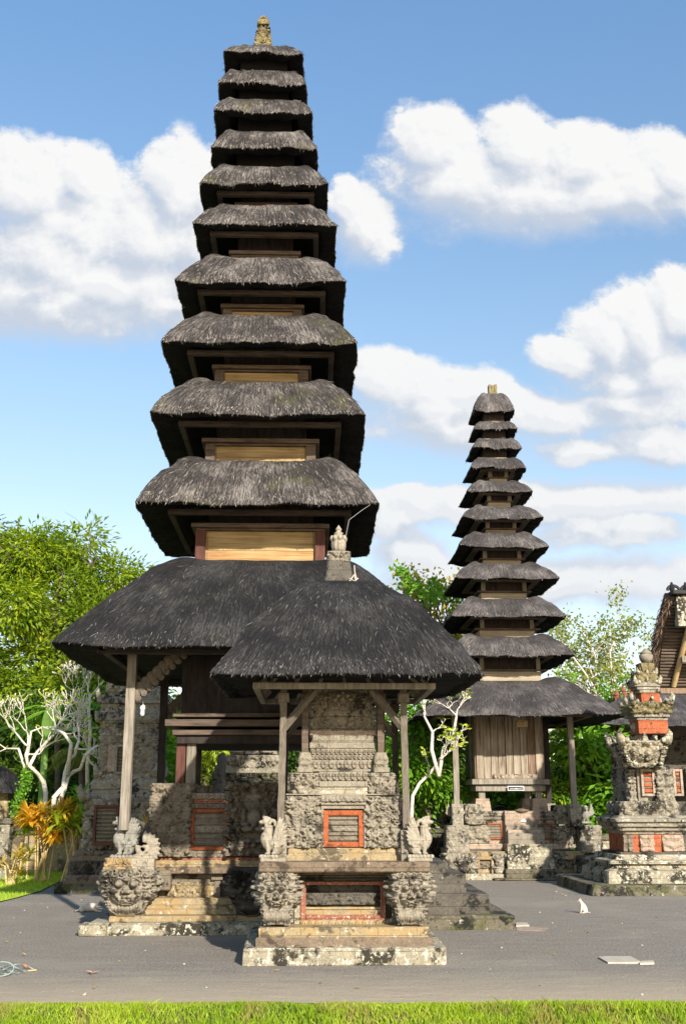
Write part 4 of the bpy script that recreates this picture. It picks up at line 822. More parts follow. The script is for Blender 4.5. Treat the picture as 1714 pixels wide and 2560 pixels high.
# cell
hcb = Cc.hw(1188, 1880)*.99; zlo, zhi = Cc.z(1947, hcb), R2[10][2]+.5
mb = MB(); mb.box(Cc.X-hcb+.02, Cc.X+hcb-.02, Cc.D-hcb+.02, Cc.D+hcb-.02, zlo, zhi); ch = mb.build('chamber', 'plank_brown', p2)
nb = 9; rng0 = random.Random(4)
for side in range(3):
    for k in range(nb):
        a, b = -hcb+2*hcb*k/nb+.006, -hcb+2*hcb*(k+1)/nb-.006; d_ = rng0.uniform(.0, .02)
        if k in (0, nb-1): d_ = .035
        if k in (4, 5): d_ = .03
        mb = MB()
        if side == 0: mb.wbox(Cc.X+a, Cc.X+b, Cc.D-hcb-d_, Cc.D-hcb+.03, zlo, zhi, .4, .006, .003)
        elif side == 1: mb.wbox(Cc.X-hcb-d_, Cc.X-hcb+.03, Cc.D+a, Cc.D+b, zlo, zhi, .4, .006, .003)
        else: mb.wbox(Cc.X+hcb-.03, Cc.X+hcb+d_, Cc.D+a, Cc.D+b, zlo, zhi, .4, .006, .003)
        mb.build('plank', 'plank_brown' if (side == 0 and k == 7) or (side > 0 and k % 3 == 0) else 'plank', ch)
mb = MB(); frieze(mb, at(1233, 1945, Cc.D-hcb)[0], at(1341, 1945, Cc.D-hcb)[0], Cc.D-hcb-.06, zlo, Cc.z(1935, hcb), .03, 5, .02, (.03, .05), depth=.06); mb.build('carved_sill', 'plank', ch)
for (y0, y1, xl, mt) in ((1947, 1961, 1181, 'grey_wood'), (1962, 1978, 1190, 'grey_wood')):
    h = Cc.hw(xl, y0)+.02; mb = MB(); mb.wbox(Cc.X-h, Cc.X+h, Cc.D-h, Cc.D+h, Cc.z(y1, h), Cc.z(y0, h)-.002, .3, .01, .004); mb.build('beam', mt, p2)
zfp = Cc.z(2030, hcb); zbm = Cc.z(1979, hcb)
for sx in (-1, 1):
    for sy in (-1, 1):
        x_, y_ = Cc.X+sx*(hcb-.12), Cc.D+sy*(hcb-.12); mb = MB(); mb.wbox(x_-.075, x_+.075, y_-.075, y_+.075, zfp+.25, zbm+.01, .2, .01, .003); mb.build('leg', 'grey_wood', p2)
        mb = MB(); mb.stack(x_, y_, [(.20, .20, zfp-.02), (.165, .165, zfp+.30)], .1, .006); mb.build('leg_block', 'pink', p2)
h2p = Cc.hw(1138, 1900); zpb2 = Cc.z(2010, h2p)
for sx in (-1, 1):
    for sy in (-1, 1): post(p2, Cc.X+sx*h2p, Cc.D+sy*h2p, zpb2, R2[10][2]+.22, .13, 'grey_wood' if sy < 0 else 'dark_wood', (0, 0), jit=.01)
mb = MB(); ring(mb, Cc.X, Cc.D, 1.78, R2[10][2]+.02, R2[10][2]+.10, .10); mb.build('eave_frame', 'brown_wood', p2)
mb = MB(); q = at(1303, 1812, Cc.D-1.75); mb.wbox(q[0]-.13, q[0]+.13, q[1]-.05, q[1]+.05, q[2]-.05, q[2]+.10, .1, .01, .003); mb.build('carved_block', 'stone_tan', p2)
# stone base
def lv2(y0, y1, xl, mat, name='ledge', **k): return level(Cc, p2, y0, y1, xl, mat, name, **k)
lv2(2186, 2208, 1108, 'stone_white', 'plinth', amp=.012)
hq = Cc.hw(1122, 2160); mb = MB(); mb.wbox(Cc.X-hq+.1, Cc.X+hq-.1, Cc.D-hq+.12, Cc.D+hq-.1, Cc.z(2190, hq), Cc.z(2130, hq), .3, .01, .004); mb.build('stone_core', 'stone_tan', p2)
lv2(2123, 2134, 1150, 'stone_dark'); lv2(2110, 2124, 1158, 'pink')
hu = Cc.hw(1172, 2070); mb = MB(); mb.wbox(Cc.X-hu, Cc.X+hu, Cc.D-hu, Cc.D+hu, Cc.z(2112, hu), Cc.z(2062, hu), .3, .01, .004); mb.build('stone_core', 'pink', p2)
for (y0, y1, ex) in ((2028, 2040, .03), (2041, 2050, .0), (2051, 2063, .03)):
    h = hu-.02+ex; mb = MB(); mb.wbox(Cc.X-h, Cc.X+h, Cc.D-h, Cc.D+h, Cc.z(y1, h), Cc.z(y0, h)-.002, .2, .012, .006); mb.build('ledge', 'stone_old' if ex else 'stone_brown', p2)
yu = Cc.D-hu; zu = lambda y: Cc.z(y, hu)
for (xa_, xb_) in ((1219, 1254), (1344, 1380)):
    a, b = at(xa_, 2080, yu)[0], at(xb_, 2080, yu)[0]; slat_window(p2, a, b, yu-.004, zu(2099), zu(2058), fw=.03, slats=5, dp=.04, motif=False)
for (xa_, xb_, ya, yb, sd_) in ((1166, 1206, 2010, 2062, 1), (1170, 1222, 2066, 2110, 2), (1392, 1436, 2013, 2062, 3), (1384, 1438, 2066, 2112, 4)):
    a, b = at(xa_, 2080, yu-.12)[0], at(xb_, 2080, yu-.12)[0]; mb = MB(); carved(mb, a, b, yu-.14, yu+.4, at(0, yb, yu-.14)[2], at(0, ya, yu-.14)[2], .07, 200+sd_, .022, rr=(.05, .09), sym=False, rc=.08); mb.build('carved_rock', 'stone_old', p2, smooth=True)
yq = Cc.D-hq
for (xa_, xb_, ya, yb, sd_) in ((1112, 1188, 2134, 2190, 1), (1236, 1262, 2136, 2190, 2), (1382, 1400, 2136, 2190, 3), (1442, 1522, 2140, 2192, 4)):
    a, b = at(xa_, 2160, yq)[0], at(xb_, 2160, yq)[0]; mb = MB(); carved(mb, a, b, yq, yq+.45, at(0, yb, yq)[2], at(0, ya, yq)[2], .08, 210+sd_, .022, bulge=lambda t_: .04*math.sin(math.pi*t_), rr=(.05, .10), sym=False, rc=.08); mb.build('dragon_carving', 'stone_old' if sd_ < 4 else 'stone_dark', p2, smooth=True)
for (xa_, xb_) in ((1192, 1232), (1402, 1438)):
    a, b = at(xa_, 2160, yq+.08)[0], at(xb_, 2160, yq+.08)[0]; z0_, z1_ = Cc.z(2186, hq), Cc.z(2142, hq)
    mb = MB(); mb.wbox(a, a+.05, yq+.02, yq+.13, z0_, z1_, .1, .006, .003); mb.wbox(b-.05, b, yq+.02, yq+.13, z0_, z1_, .1, .006, .003); mb.wbox(a+.052, b-.052, yq+.02, yq+.13, z1_-.07, z1_, .1, .006, .003); nf = mb.build('niche_frame', 'stone_tan', p2)
    mb = MB(); frieze(mb, a+.05, b-.05, yq+.10, z0_+.12, z0_+.28, .04, 7, .02, (.03, .05)); mb.build('carved_frieze', 'stone_brown', nf)
for (xa_, xb_, sd_) in ((1117, 1170, 1), (1452, 1502, 2)):
    a, b = at(xa_, 2100, yq+.1)[0], at(xb_, 2100, yq+.1)[0]; w_ = b-a
    for yy0 in (yq+.08, Cc.D+hq-.1-w_):
        mb = MB(); carved(mb, a, b, yy0, yy0+w_, Cc.z(2134, hq), Cc.z(2064, hq), .04, 220+sd_, .022, rr=(.04, .07), rc=.02); mb.build('corner_pillar', 'stone_old', p2, smooth=True)
# stair
sta = [(1262, 1351, 2028, 2076, 0, 'pink'), (1264, 1358, 2062, 2085, .12, 'stone'), (1270, 1352, 2076, 2112, .28, 'pink'), (1270, 1362, 2085, 2115, .45, 'stone'), (1268, 1380, 2112, 2146, .65, 'stone_white'), (1268, 1386, 2146, 2176, .85, 'stone_white'), (1264, 1390, 2176, 2205, 1.05, 'stone_moss'), (1237, 1424, 2200, 2224, 1.35, 'stone_moss')]
for k, (xa_, xb_, ya, yb, dd, mt) in enumerate(sta):
    Ds = yu-.15-dd*.62; a, b = at(xa_, yb, Ds)[0], at(xb_, yb, Ds)[0]; mb = MB(); mb.wbox(a, b, Ds, yu+.05+.003*k, -.01+.002*k, at(0, ya, Ds)[2], .1, .02, .012)
    mb.build('stair_step', mt, p2)

# sign on the second pagoda
q0, q1 = at(1268, 1977, Cc.D-hcb-.13), at(1309, 1965, Cc.D-hcb-.13); mb = MB(); mb.wbox(q0[0], q1[0], q0[1], q0[1]+.02, q0[2], q1[2], .1, .012, 0)
sg = thing('sign', 'small black signboard with white rim and lettering on the cell beam', 'sign', ((q0[0]+q1[0])/2, q0[1], q0[2])); mb.build('rim', 'white', sg)
mb = MB(); mb.box(q0[0]+.018, q1[0]-.018, q0[1]-.006, q0[1]-.001, q0[2]+.018, q1[2]-.018); mb.build('board', 'black', sg)
mb = MB(); rng0 = random.Random(3); x_ = q0[0]+.05; zc2 = (q0[2]+q1[2])/2
while x_ < q1[0]-.09:
    hgt = rng0.uniform(.016, .028); wd = .014; mb.box(x_, x_+.006, q0[1]-.010, q0[1]-.007, zc2-.022, zc2-.022+hgt); mb.box(x_+.007, x_+wd+.004, q0[1]-.010, q0[1]-.007, zc2-.022+hgt*.5, zc2-.022+hgt*.5+.007)
    if rng0.random() < .6: mb.box(x_+wd-.002, x_+wd+.004, q0[1]-.0105, q0[1]-.0075, zc2-.022, zc2-.022+hgt)
    x_ += .024
mb.tube([(x_+.002, q0[1]-.01, zc2+.01), (x_+.014, q0[1]-.01, zc2+.022), (x_+.026, q0[1]-.01, zc2+.006), (x_+.018, q0[1]-.01, zc2-.02), (x_+.016, q0[1]-.01, zc2-.034)], .004, 5); mb.build('lettering', 'white', sg)
# offering stand on stair
qd = at(1306, 2054, yu-.08); mb = MB(); zz = qd[2]; rr_ = at(1322, 2054, qd[1])[0]-qd[0]
ot = thing('offering_stand', 'flared white offering stand with a round brown dish at the head of the steps', 'offering stand', tuple(qd))
ztop_ = at(0, 2034, qd[1])[2]; mb.lathe(qd[0], qd[1], [(.11, zz), (.09, zz+.02), (.05, zz+.09), (.033, ztop_-.02)], 16); mb.build('foot', 'white', ot, smooth=True)
mb = MB(); mb.lathe(qd[0]-.02, qd[1], [(.03, ztop_-.03), (.06, ztop_+.01), (.17, ztop_+.05), (.18, ztop_+.08), (.12, ztop_+.085), (.05, ztop_+.11)], 20); mb.build('dish', 'stone_slab', ot, smooth=True)
#EOF_PART1

# ------------------------------------------------------------------ statues
def lion(name, label, loc, H, mat, flip=False, group=None, rot=0., voxel=None):
    t = thing(name, label, 'statue', tuple(loc), group); o = np.array(loc); s = H; fx = -1 if flip else 1; cr, sr = math.cos(rot), math.sin(rot)
    def p(x, y, z): x *= fx; return (o[0]+s*(x*cr-y*sr), o[1]+s*(x*sr+y*cr), o[2]+s*z)
    vx = voxel or H*.014
    mb = MB()
    def E(x, y, z, a, b=None, c=None): b = a if b is None else b; c = a if c is None else c; mb.ell(p(x, y, z), (a*s, b*s, c*s), ((0, 0, 1), rot))
    def C(a, b, r0, r1, n=5): mb.tube([np.array(p(*a))*(1-q)+np.array(p(*b))*q for q in np.linspace(0, 1, n)], np.linspace(r0, r1, n)*s, 10)
    E(-.17, 0, .50, .125, .13, .17); E(-.06, 0, .40, .19, .14, .17); E(.12, 0, .30, .15, .15, .14)
    for sy in (-1, 1):
        C((-.14, sy*.08, .44), (-.09, sy*.09, .17), .06, .042); E(-.12, sy*.09, .175, .07, .045, .03); E(-.02, sy*.11, .42, .085, .06, .085)
        E(.10, sy*.12, .26, .11, .06, .11); C((.05, sy*.13, .20), (-.02, sy*.13, .17), .045, .035); E(-.2, sy*.05, .93, .03, .025, .03)
        E(-.12, sy*.05, .765, .085, .05, .075); E(-.225, sy*.055, .90, .028, .02, .024); E(-.30, sy*.03, .875, .022)
        for k in range(6): a = k*.55; E(-.02+.07*math.cos(a), sy*.085, .80+.10*math.sin(a), .042)
    C((-.12, 0, .52), (-.10, 0, .80), .12, .10); E(-.16, 0, .88, .11, .09, .085); E(-.27, 0, .865, .065, .06, .045); C((-.14, 0, .73), (-.27, 0, .725), .045, .025)
    for k in range(7): E(-.22+.06*k, 0, .975-.012*k*k*.6, .038)
    for k in range(5): E(.06+.02*k, 0, .80-.08*k, .045)
    for k in range(3): E(-.27+.02*k, (-.02+.02*k), .835, .010, .01, .02)
    body = fuse(mb, vx).build('body', mat, t, smooth=True)
    for sy in (-1, 1):
        mb = MB()
        for k, (tx, tz) in enumerate(((.16, .99), (.22, .96), (.27, .88), (.31, .79), (.33, .69), (.33, .59), (.31, .49), (.28, .41))):
            a = np.array(p(.0+.012*k, sy*.13, .46-.018*k)); b = np.array(p(tx, sy*(.17+.004*k), tz)); n = 7
            mb.tube([a*(1-q)+b*q for q in np.linspace(0, 1, n)], np.array([.028, .036, .040, .041, .038, .03, .014])*s, 7)
        for k in range(6):
            mb.ell(p(.05+.05*(k % 3), sy*.17, .40-.07*(k//3)), (.035*s, .02*s, .035*s))
        fuse(mb, vx).build('wing', mat, t, smooth=True)
    mb = MB(); n = 12
    mb.tube([p(.17+.05*math.sin(q*3), 0, .22+.2*q) for q in np.linspace(0, 1, n)], np.linspace(.05, .03, n)*s, 8); fuse(mb, vx, 0).build('tail', mat, t, smooth=True)
    mb = MB(); mb.wbox(o[0]-.28*s, o[0]+.28*s, o[1]-.2*s, o[1]+.2*s, o[2], o[2]+.15*s, .04, .03*s, .008)
    for k in range(7): mb.ell(p(-.26+.085*k, -.19, .12), (.05*s, .03*s, .045*s))
    mb.build('plinth', mat, t); return t
def gar(label, loc, H, mat):
    t = thing('eagle_statue', label, 'statue', tuple(loc), 'guardian birds below the posts'); o = np.array(loc); s = H
    def p(x, y, z): return (o[0]+s*x, o[1]+s*y, o[2]+s*z)
    mb = MB(); mb.ell(p(0, 0, .36), (.22*s, .2*s, .25*s)); mb.ell(p(0, -.05, .62), (.14*s, .14*s, .14*s)); mb.tube([p(0, -.14, .63), p(0, -.25, .60), p(0, -.27, .54)], np.array([.06, .045, .015])*s, 8)
    for sx in (-1, 1):
        mb.ell(p(sx*.06, -.16, .67), (.03*s,)*3); mb.tube([p(sx*.09, -.05, .2), p(sx*.10, -.08, .0)], .05*s, 8); mb.ell(p(sx*.05, 0, .77), (.04*s, .04*s, .07*s)); mb.ell(p(sx*.12, 0, .74), (.035*s, .04*s, .05*s))
    fuse(mb, .03*s).build('body', mat, t, smooth=True)
    for sx in (-1, 1):
        mb = MB()
        for k in range(5): mb.tube([p(sx*.15, .05, .40-.03*k), p(sx*(.30+.03*k), .08, .62-.05*k), p(sx*(.34+.04*k), .06, 1.0-.13*k)], np.array([.05, .06, .02])*s, 7)
        fuse(mb, .03*s).build('wing', mat, t, smooth=True)
    mb = MB(); mb.wbox(o[0]-.26*s, o[0]+.26*s, o[1]-.24*s, o[1]+.24*s, o[2]-.06*s, o[2]+.05*s, .08, .02, .01); mb.build('plinth', mat, t); return t

zl0 = B.z(2156, bl); xL = (at(643, 2156, B.D-bl)[0]+at(718, 2156, B.D-bl)[0])/2; xRt = (at(1009, 2156, B.D-bl)[0]+at(1096, 2156, B.D-bl)[0])/2
hL = at(680, 2040, B.D-bl+.2)[2]-zl0
G1 = 'winged lions on the corners of the front shrine'
lion('winged_lion_statue', 'pale cream winged lion facing left on the front left corner of the front shrine', (xL, B.D-bl+.17, zl0), hL, 'statue', group=G1)
lion('winged_lion_statue', 'pale winged lion facing right on the front right corner of the front shrine', (xRt, B.D-bl+.17, zl0), hL, 'statue', True, G1)
hBk = A.hw(255, 2160); zg0 = A.z(2176, hBk-.15); xg = (at(254, 2150, A.D-hBk)[0]+at(350, 2150, A.D-hBk)[0])/2; Dg = A.D-hBk+.32
mb = MB(); carved(mb, xg-.24, xg+.24, Dg-.2, Dg+.2, zg0-.02, at(300, 2146, Dg-.2)[2], .03, 55, .015, rc=.04); mb.wbox(xg-.22, xg+.22, Dg-.18, Dg+.18, zg0, at(300, 2144, Dg-.2)[2]-.002, .06, .03, .01); mb.build('statue_plinth', 'stone_tan', main)
zg = at(300, 2146, Dg-.2)[2]; lion('winged_lion_statue', 'dark grey lichen covered winged lion on the left corner of the tall pagoda base', (xg, Dg, zg-.05), at(300, 2046, Dg)[2]-zg+.07, 'statue_grey', group='stone guardians around the tall pagoda')
zh = at(360, 2140, A.D-1.2)[2]; lion('winged_lion_statue', 'small dark lion statue half hidden behind the grey lion at the pagoda post', (at(354, 2140, A.D-1.2)[0], A.D-1.25, zg-.10), at(360, 2050, A.D-1.2)[2]-zg+.12, 'stone_dark', group='stone guardians around the tall pagoda')
mb = MB(); mb.wbox(at(354, 2140, A.D-1.2)[0]-.2, at(354, 2140, A.D-1.2)[0]+.2, A.D-1.45, A.D-1.05, zg0-.1, zg-.11, .1, .02, .01); mb.wbox(A.X-hBk+.12, A.X-hbod+.1, A.D-hBk+.5, A.D+hBk-.3, zk1-.3, zg0-.02, .1, .02, .01); mb.build('stone_core', 'stone_brown', main)
# pale curled tail of petals
qc = at(360, 2112, A.D-hBk+.22); t = thing('stone_scroll', 'pale curled stone tail with pointed petals beside the grey lion', 'carving', (qc[0], qc[1], at(360, 2150, qc[1])[2]))
mb = MB(); Rr = .15
mb.tube([(qc[0]+Rr*(1-.13*a)*math.cos(a+2.6)*.55, qc[1]-.02, qc[2]-.05+Rr*(1-.13*a)*math.sin(a+2.6)*.6) for a in np.linspace(0, 6, 26)], np.linspace(.04, .02, 26), 8)
for k in range(10):
    a = -1.2+k*.30; b = (math.cos(a), math.sin(a)); mb.tube([(qc[0]+b[0]*r_, qc[1], qc[2]-.05+b[1]*r_) for r_ in (.08, .14, .20, .245)], np.array([.03, .042, .03, .004]), 6)
mb.ell((qc[0]-.02, qc[1], qc[2]-.16), (.13, .07, .06)); fuse(mb, .012, 1).build('curl', 'statue', t, smooth=True)
mb = MB(); mb.wbox(qc[0]-.16, qc[0]+.16, qc[1]-.09, qc[1]+.09, at(360, 2172, qc[1])[2]-.08, qc[2]-.17, .08, .015, .005); mb.build('plinth', 'statue', t)
# birds of the second pagoda
for (xx, yy0, lb, mt) in ((1138, 2064, 'upright stone bird with raised wings on the left corner pillar of the rear pagoda', 'statue'), (1463, 2064, 'darker stone bird with raised wings on the right corner pillar of the rear pagoda', 'statue_grey')):
    q = at(xx, yy0, yq+.30); gar(lb, (q[0], q[1], Cc.z(2064, hq)+.06), at(xx, 2004, q[1])[2]-Cc.z(2064, hq)-.06, mt)
for sx in (-1, 1):
    for yy0 in (Cc.D-h2p, Cc.D+h2p):
        mb = MB(); x_ = Cc.X+sx*h2p; mb.wbox(x_-.13, x_+.13, yy0-.13, yy0+.13, Cc.z(2064, hq)-.02, zpb2+.0, .1, .02, .01); mb.build('post_pedestal', 'stone_old', p2)

# ------------------------------------------------------------------ brick and stone shrine tower at the right
E_ = Bld(1659, 2120, 21.0, 22.2)
gt = thing('shrine_tower', 'carved stone and orange brick shrine tower at the right edge', 'shrine', (E_.X, E_.D, 0))
def sq(Bd, par, rows, mat, name='ledge', seg=.07, amp=.01, xr=None, sm=False):
    """rows (left px, y px) bottom to top -> stacked square profile"""
    pr = []
    for (xl, y) in rows: h = Bd.hw(xl, y); pr.append((h, h, Bd.z(y, h)))
    mb = MB(); mb.stack(Bd.X, Bd.D, pr, seg, amp, rc=.02); return mb.build(name, mat, par, smooth=sm)
sq(E_, gt, [(1478, 2246), (1481, 2215)], 'stone_moss', 'step')
sq(E_, gt, [(1519, 2216), (1519, 2180), (1524, 2176), (1530, 2170), (1530, 2163), (1522, 2161), (1524, 2154), (1536, 2150), (1540, 2138)], 'stone_white', 'plinth')
sq(E_, gt, [(1553, 2142), (1549, 2139), (1549, 2132)], 'stone_dark')
hb_ = E_.hw(1560, 2110); mb = MB(); mb.wbox(E_.X-hb_, E_.X+hb_, E_.D-hb_, E_.D+hb_, E_.z(2134, hb_), E_.z(2082, hb_), .2, .01, .004); mb.build('brick_body', 'brick', gt)
yb_ = E_.D-hb_
for (a, b) in ((1556, 1566), (1568, 1580), (1598, 1632), (1654, 1706), (1728, 1760)):
    a, b = at(a, 2110, yb_)[0], at(b, 2110, yb_)[0]; mb = MB(); frieze(mb, a, b, yb_-.03, E_.z(2129, hb_), E_.z(2088, hb_), .05, int(a*100) % 50, .018, (.04, .08), depth=.04); mb.build('carved_panel', 'stone_brown' if a < at(1590, 2110, yb_)[0] else 'pink', gt, smooth=True)
sq(E_, gt, [(1556, 2086), (1554, 2078), (1548, 2077), (1547, 2068), (1541, 2067), (1540, 2056), (1535, 2055), (1535, 2047), (1542, 2045), (1546, 2039)], 'stone_old', 'cornice')
hl_ = E_.hw(1556, 2020); mb = MB(); carved(mb, E_.X-hl_, E_.X+hl_, E_.D-hl_, E_.D+hl_, E_.z(2041, hl_), E_.z(2003, hl_), .07, 301, .02, rr=(.05, .09), rc=.05); mb.build('carved_band', 'stone_old', gt, smooth=True)
hv = E_.hw(1592, 1960); mb = MB(); mb.wbox(E_.X-hv, E_.X+hv, E_.D-hv, E_.D+hv, E_.z(2004, hv), E_.z(1915, hv), .15, .01, .006); mb.build('stone_body', 'stone', gt)
yv = E_.D-hv
for (a, b, sd_) in ((1577, 1592, 1), (1640, 1680, 2), (1728, 1742, 3)):
    a, b = at(a, 1960, yv-.1)[0], at(b, 1960, yv-.1)[0]; mb = MB(); carved(mb, a, b, yv-.10 if sd_ == 2 else yv+.05, yv+(.1 if sd_ == 2 else 1.2), E_.z(2004, hv), E_.z(1918, hv), .07, 310+sd_, .02, rr=(.04, .07), rc=.04, fill=3); mb.build('carved_pillar', 'stone_old', gt, smooth=True)
for (a, b) in ((1600, 1634), (1680, 1704)):
    a, b = at(a, 1960, yv)[0], at(b, 1960, yv)[0]; slat_window(gt, a, b, yv-.004, E_.z(1990, hv), E_.z(1922, hv), fmat='pink', fw=.05, slats=5, dp=.06, motif=False)
    for k in range(4):
        zz = E_.z(1984, hv)+(E_.z(1928, hv)-E_.z(1984, hv))*(k+.5)/4; mb = MB(); mb.wbox(a+.06, b-.06, yv-.05, yv-.006, zz-.03, zz+.035, .1, .01, .004); mb.build('brick_slat', 'brick', gt)
ho = E_.hw(1556, 1880); mb = MB(); carved(mb, E_.X-ho, E_.X+ho, E_.D-ho, E_.D+ho, E_.z(1918, ho), E_.z(1850, ho), .08, 303, .018, bulge=lambda t_: -.22*(1-t_)**1.5+.02, rr=(.04, .08), rc=.03); mb.build('carved_cornice', 'stone_white', gt, smooth=True)
ho = E_.hw(1588, 1835); mb = MB(); carved(mb, E_.X-ho, E_.X+ho, E_.D-ho, E_.D+ho, E_.z(1852, ho), E_.z(1824, ho), .08, 304, .022, bulge=lambda t_: .06*(1-t_), rr=(.04, .07), rc=.03); mb.build('carved_band', 'stone_white', gt, smooth=True)
def sq2(par, xl, xr, y0, y1, mat, carve=0, seed=1, name='ledge', bulge=None):
    h, xc = E_.hw2(xl, xr, y0); mb = MB(); za_, zb_ = E_.z(y1, h), E_.z(y0, h)
    if carve: carved(mb, xc-h, xc+h, E_.D-h, E_.D+h, za_, zb_, carve, seed, .018, bulge=bulge, rr=(.04, .08), rc=.04); return mb.build(name, mat, par, smooth=True)
    mb.stack(xc, E_.D, [(h, h, za_), (h, h, zb_)], .07, .006); return mb.build(name, mat, par)
sq2(gt, 1593, 1668, 1797, 1832, 'brick', name='brick_neck')
sq2(gt, 1590, 1669, 1789, 1798, 'stone_old'); sq2(gt, 1583, 1674, 1780, 1790, 'stone_old'); sq2(gt, 1580, 1676, 1752, 1781, 'stone_gold', .07, 2, 'carved_band', lambda t_: .05*math.sin(3*t_)-.06*t_)
sq2(gt, 1600, 1649, 1727, 1760, 'brick', name='brick_neck')
sq2(gt, 1596, 1651, 1720, 1729, 'stone_old'); sq2(gt, 1590, 1650, 1712, 1721, 'stone_old'); sq2(gt, 1584, 1650, 1703, 1713, 'stone_old')
sq2(gt, 1592, 1640, 1678, 1704, 'stone_gold', .05, 3, 'carved_band', lambda t_: .05*(1-t_)); sq2(gt, 1598, 1634, 1654, 1680, 'stone_gold', .04, 4, 'carved_band', lambda t_: -.03*(1-t_))
q = at(1614, 1654, E_.D); qt = at(1613, 1621, E_.D); mb = MB(); H_ = qt[2]-q[2]; mb.lathe(q[0], q[1], [(.10, q[2]-.02), (.14, q[2]+.05), (.15, q[2]+H_*.45), (.11, q[2]+H_*.6), (.13, q[2]+H_*.63), (.07, q[2]+H_*.8), (.02, qt[2])], 10); mb.build('finial', 'stone', gt, smooth=True)

# ------------------------------------------------------------------ weathered stone tower at the left
F_ = Bld(286, 2220, 21.3, 22.6)
lt = thing('shrine_tower', 'tall weathered grey stone tower behind the left post with slatted openings', 'shrine', (F_.X, F_.D, 0))
sq(F_, lt, [(134, 2240), (134, 2210)], 'stone_moss', 'plinth'); sq(F_, lt, [(156, 2211), (156, 2195), (162, 2186)], 'stone_slab', 'step')
def cv(Bd, par, xl, y0, y1, mat, seed, amp=.06, bulge=None, name='carved_band', res=.02, rr=(.05, .10)):
    h = Bd.hw(xl, (y0+y1)/2)-amp*.6; mb = MB(); carved(mb, Bd.X-h, Bd.X+h, Bd.D-h, Bd.D+h, Bd.z(y1, h), Bd.z(y0, h), amp, seed, res, bulge=bulge, rr=rr, rc=.05); return mb.build(name, mat, par, smooth=True)
cv(F_, lt, 166, 2150, 2188, 'stone_dark', 400); sq(F_, lt, [(172, 2152), (172, 2140), (182, 2138), (188, 2126)], 'stone_slab')
cv(F_, lt, 203, 1996, 2128, 'stone_old', 401, .07); sq(F_, lt, [(222, 2000), (222, 1990), (230, 1975), (226, 1972), (226, 1955), (236, 1945), (238, 1935)], 'stone_old', 'cornice')
cv(F_, lt, 244, 1806, 1938, 'stone_old', 402, .05, rr=(.04, .08)); sq(F_, lt, [(246, 1808), (240, 1800), (240, 1788), (250, 1780), (250, 1762), (240, 1758), (242, 1746), (258, 1742)], 'stone_old', 'cornice')
cv(F_, lt, 262, 1690, 1744, 'stone_white', 403, .05); sq(F_, lt, [(252, 1692), (252, 1682), (268, 1680), (272, 1640)], 'stone_old', 'cornice')
def fw_(Bd, par, a, b, y0, y1, h, mat='pink', n=8):
    D_ = Bd.D-h; slat_window(par, at(a, y0, D_)[0], at(b, y0, D_)[0], D_-.06, at(a, y1, D_)[2], at(a, y0, D_)[2], fmat=mat, fw=.05, slats=n, dp=.1, motif=False)
fw_(F_, lt, 240, 302, 2012, 2112, F_.hw(203, 2060), 'red_wood', 9); fw_(F_, lt, 292, 318, 1862, 1935, F_.hw(244, 1870), 'stone_old', 7); fw_(F_, lt, 294, 318, 1802, 1820, F_.hw(244, 1870), 'stone_dark', 3)
mb = MB(); hq_ = F_.hw(244, 1870); D_ = F_.D-hq_-.07; mb.wbox(at(270, 1900, D_)[0], at(291, 1900, D_)[0], D_, D_+.2, at(0, 1930, D_)[2], at(0, 1862, D_)[2], .1, .01, .004); mb.build('plain_panel', 'pink', lt)

# ------------------------------------------------------------------ carved shrine glimpsed through the pavilion
G_ = Bld(628, 1960, 24.0, 25.0)
bs = thing('stone_shrine', 'lichen spotted carved shrine seen through the opening of the tall pagoda', 'shrine', (G_.X, G_.D, 0))
cv(G_, bs, 575, 1840, 1886, 'stone_old', 500, .05); cv(G_, bs, 546, 1888, 1918, 'stone_old', 501, .08); sq(G_, bs, [(552, 1932), (552, 1917)], 'stone_old')
cv(G_, bs, 526, 1932, 1952, 'stone_moss', 502, .08); cv(G_, bs, 520, 1952, 2160, 'stone_moss', 503, .07)
for a in (592, 668):
    D_ = G_.D-G_.hw(575, 1860)-.06; q0, q1 = at(a-10, 1876, D_), at(a+10, 1860, D_); mb = MB(); mb.wbox(q0[0]-.06, q1[0]+.06, D_-.02, D_+.2, q0[2]-.05, q1[2]+.05, .1, .02, .006); f__ = mb.build('opening_frame', 'stone_old', bs)
    mb = MB(); mb.box(q0[0], q1[0], D_-.024, D_-.021, q0[2], q1[2]); mb.build('opening', 'hollow_shade', f__)  # flat dark panel instead of a recess, its shade painted on
q = at(553, 1945, 22.5); t = thing('stone_figure', 'dark slender stone figure before the lichen spotted shrine', 'statue', (q[0], q[1], 0))
mb = MB(); zt_ = at(553, 1884, 22.5)[2]; zb_ = at(553, 1985, 22.5)[2]; hh = zt_-zb_
mb.tube([(q[0], q[1], zb_+hh*k) for k in (0, .2, .4, .6, .8, .95)], [.16, .13, .08, .09, .10, .05], 10); mb.ell((q[0], q[1], zt_-.07), (.08, .08, .09)); mb.tube([(q[0]-.1, q[1]-.04, zb_+hh*.7), (q[0]-.13, q[1]-.1, zb_+hh*.5), (q[0], q[1]-.14, zb_+hh*.48)], .035, 8); fuse(mb, .02).build('body', 'stone_dark', t, smooth=True)
mb = MB(); mb.wbox(q[0]-.35, q[0]+.45, q[1]-.3, q[1]+.3, 0, zb_+.02, .12, .03, .02); mb.build('plinth', 'stone_dark', t)

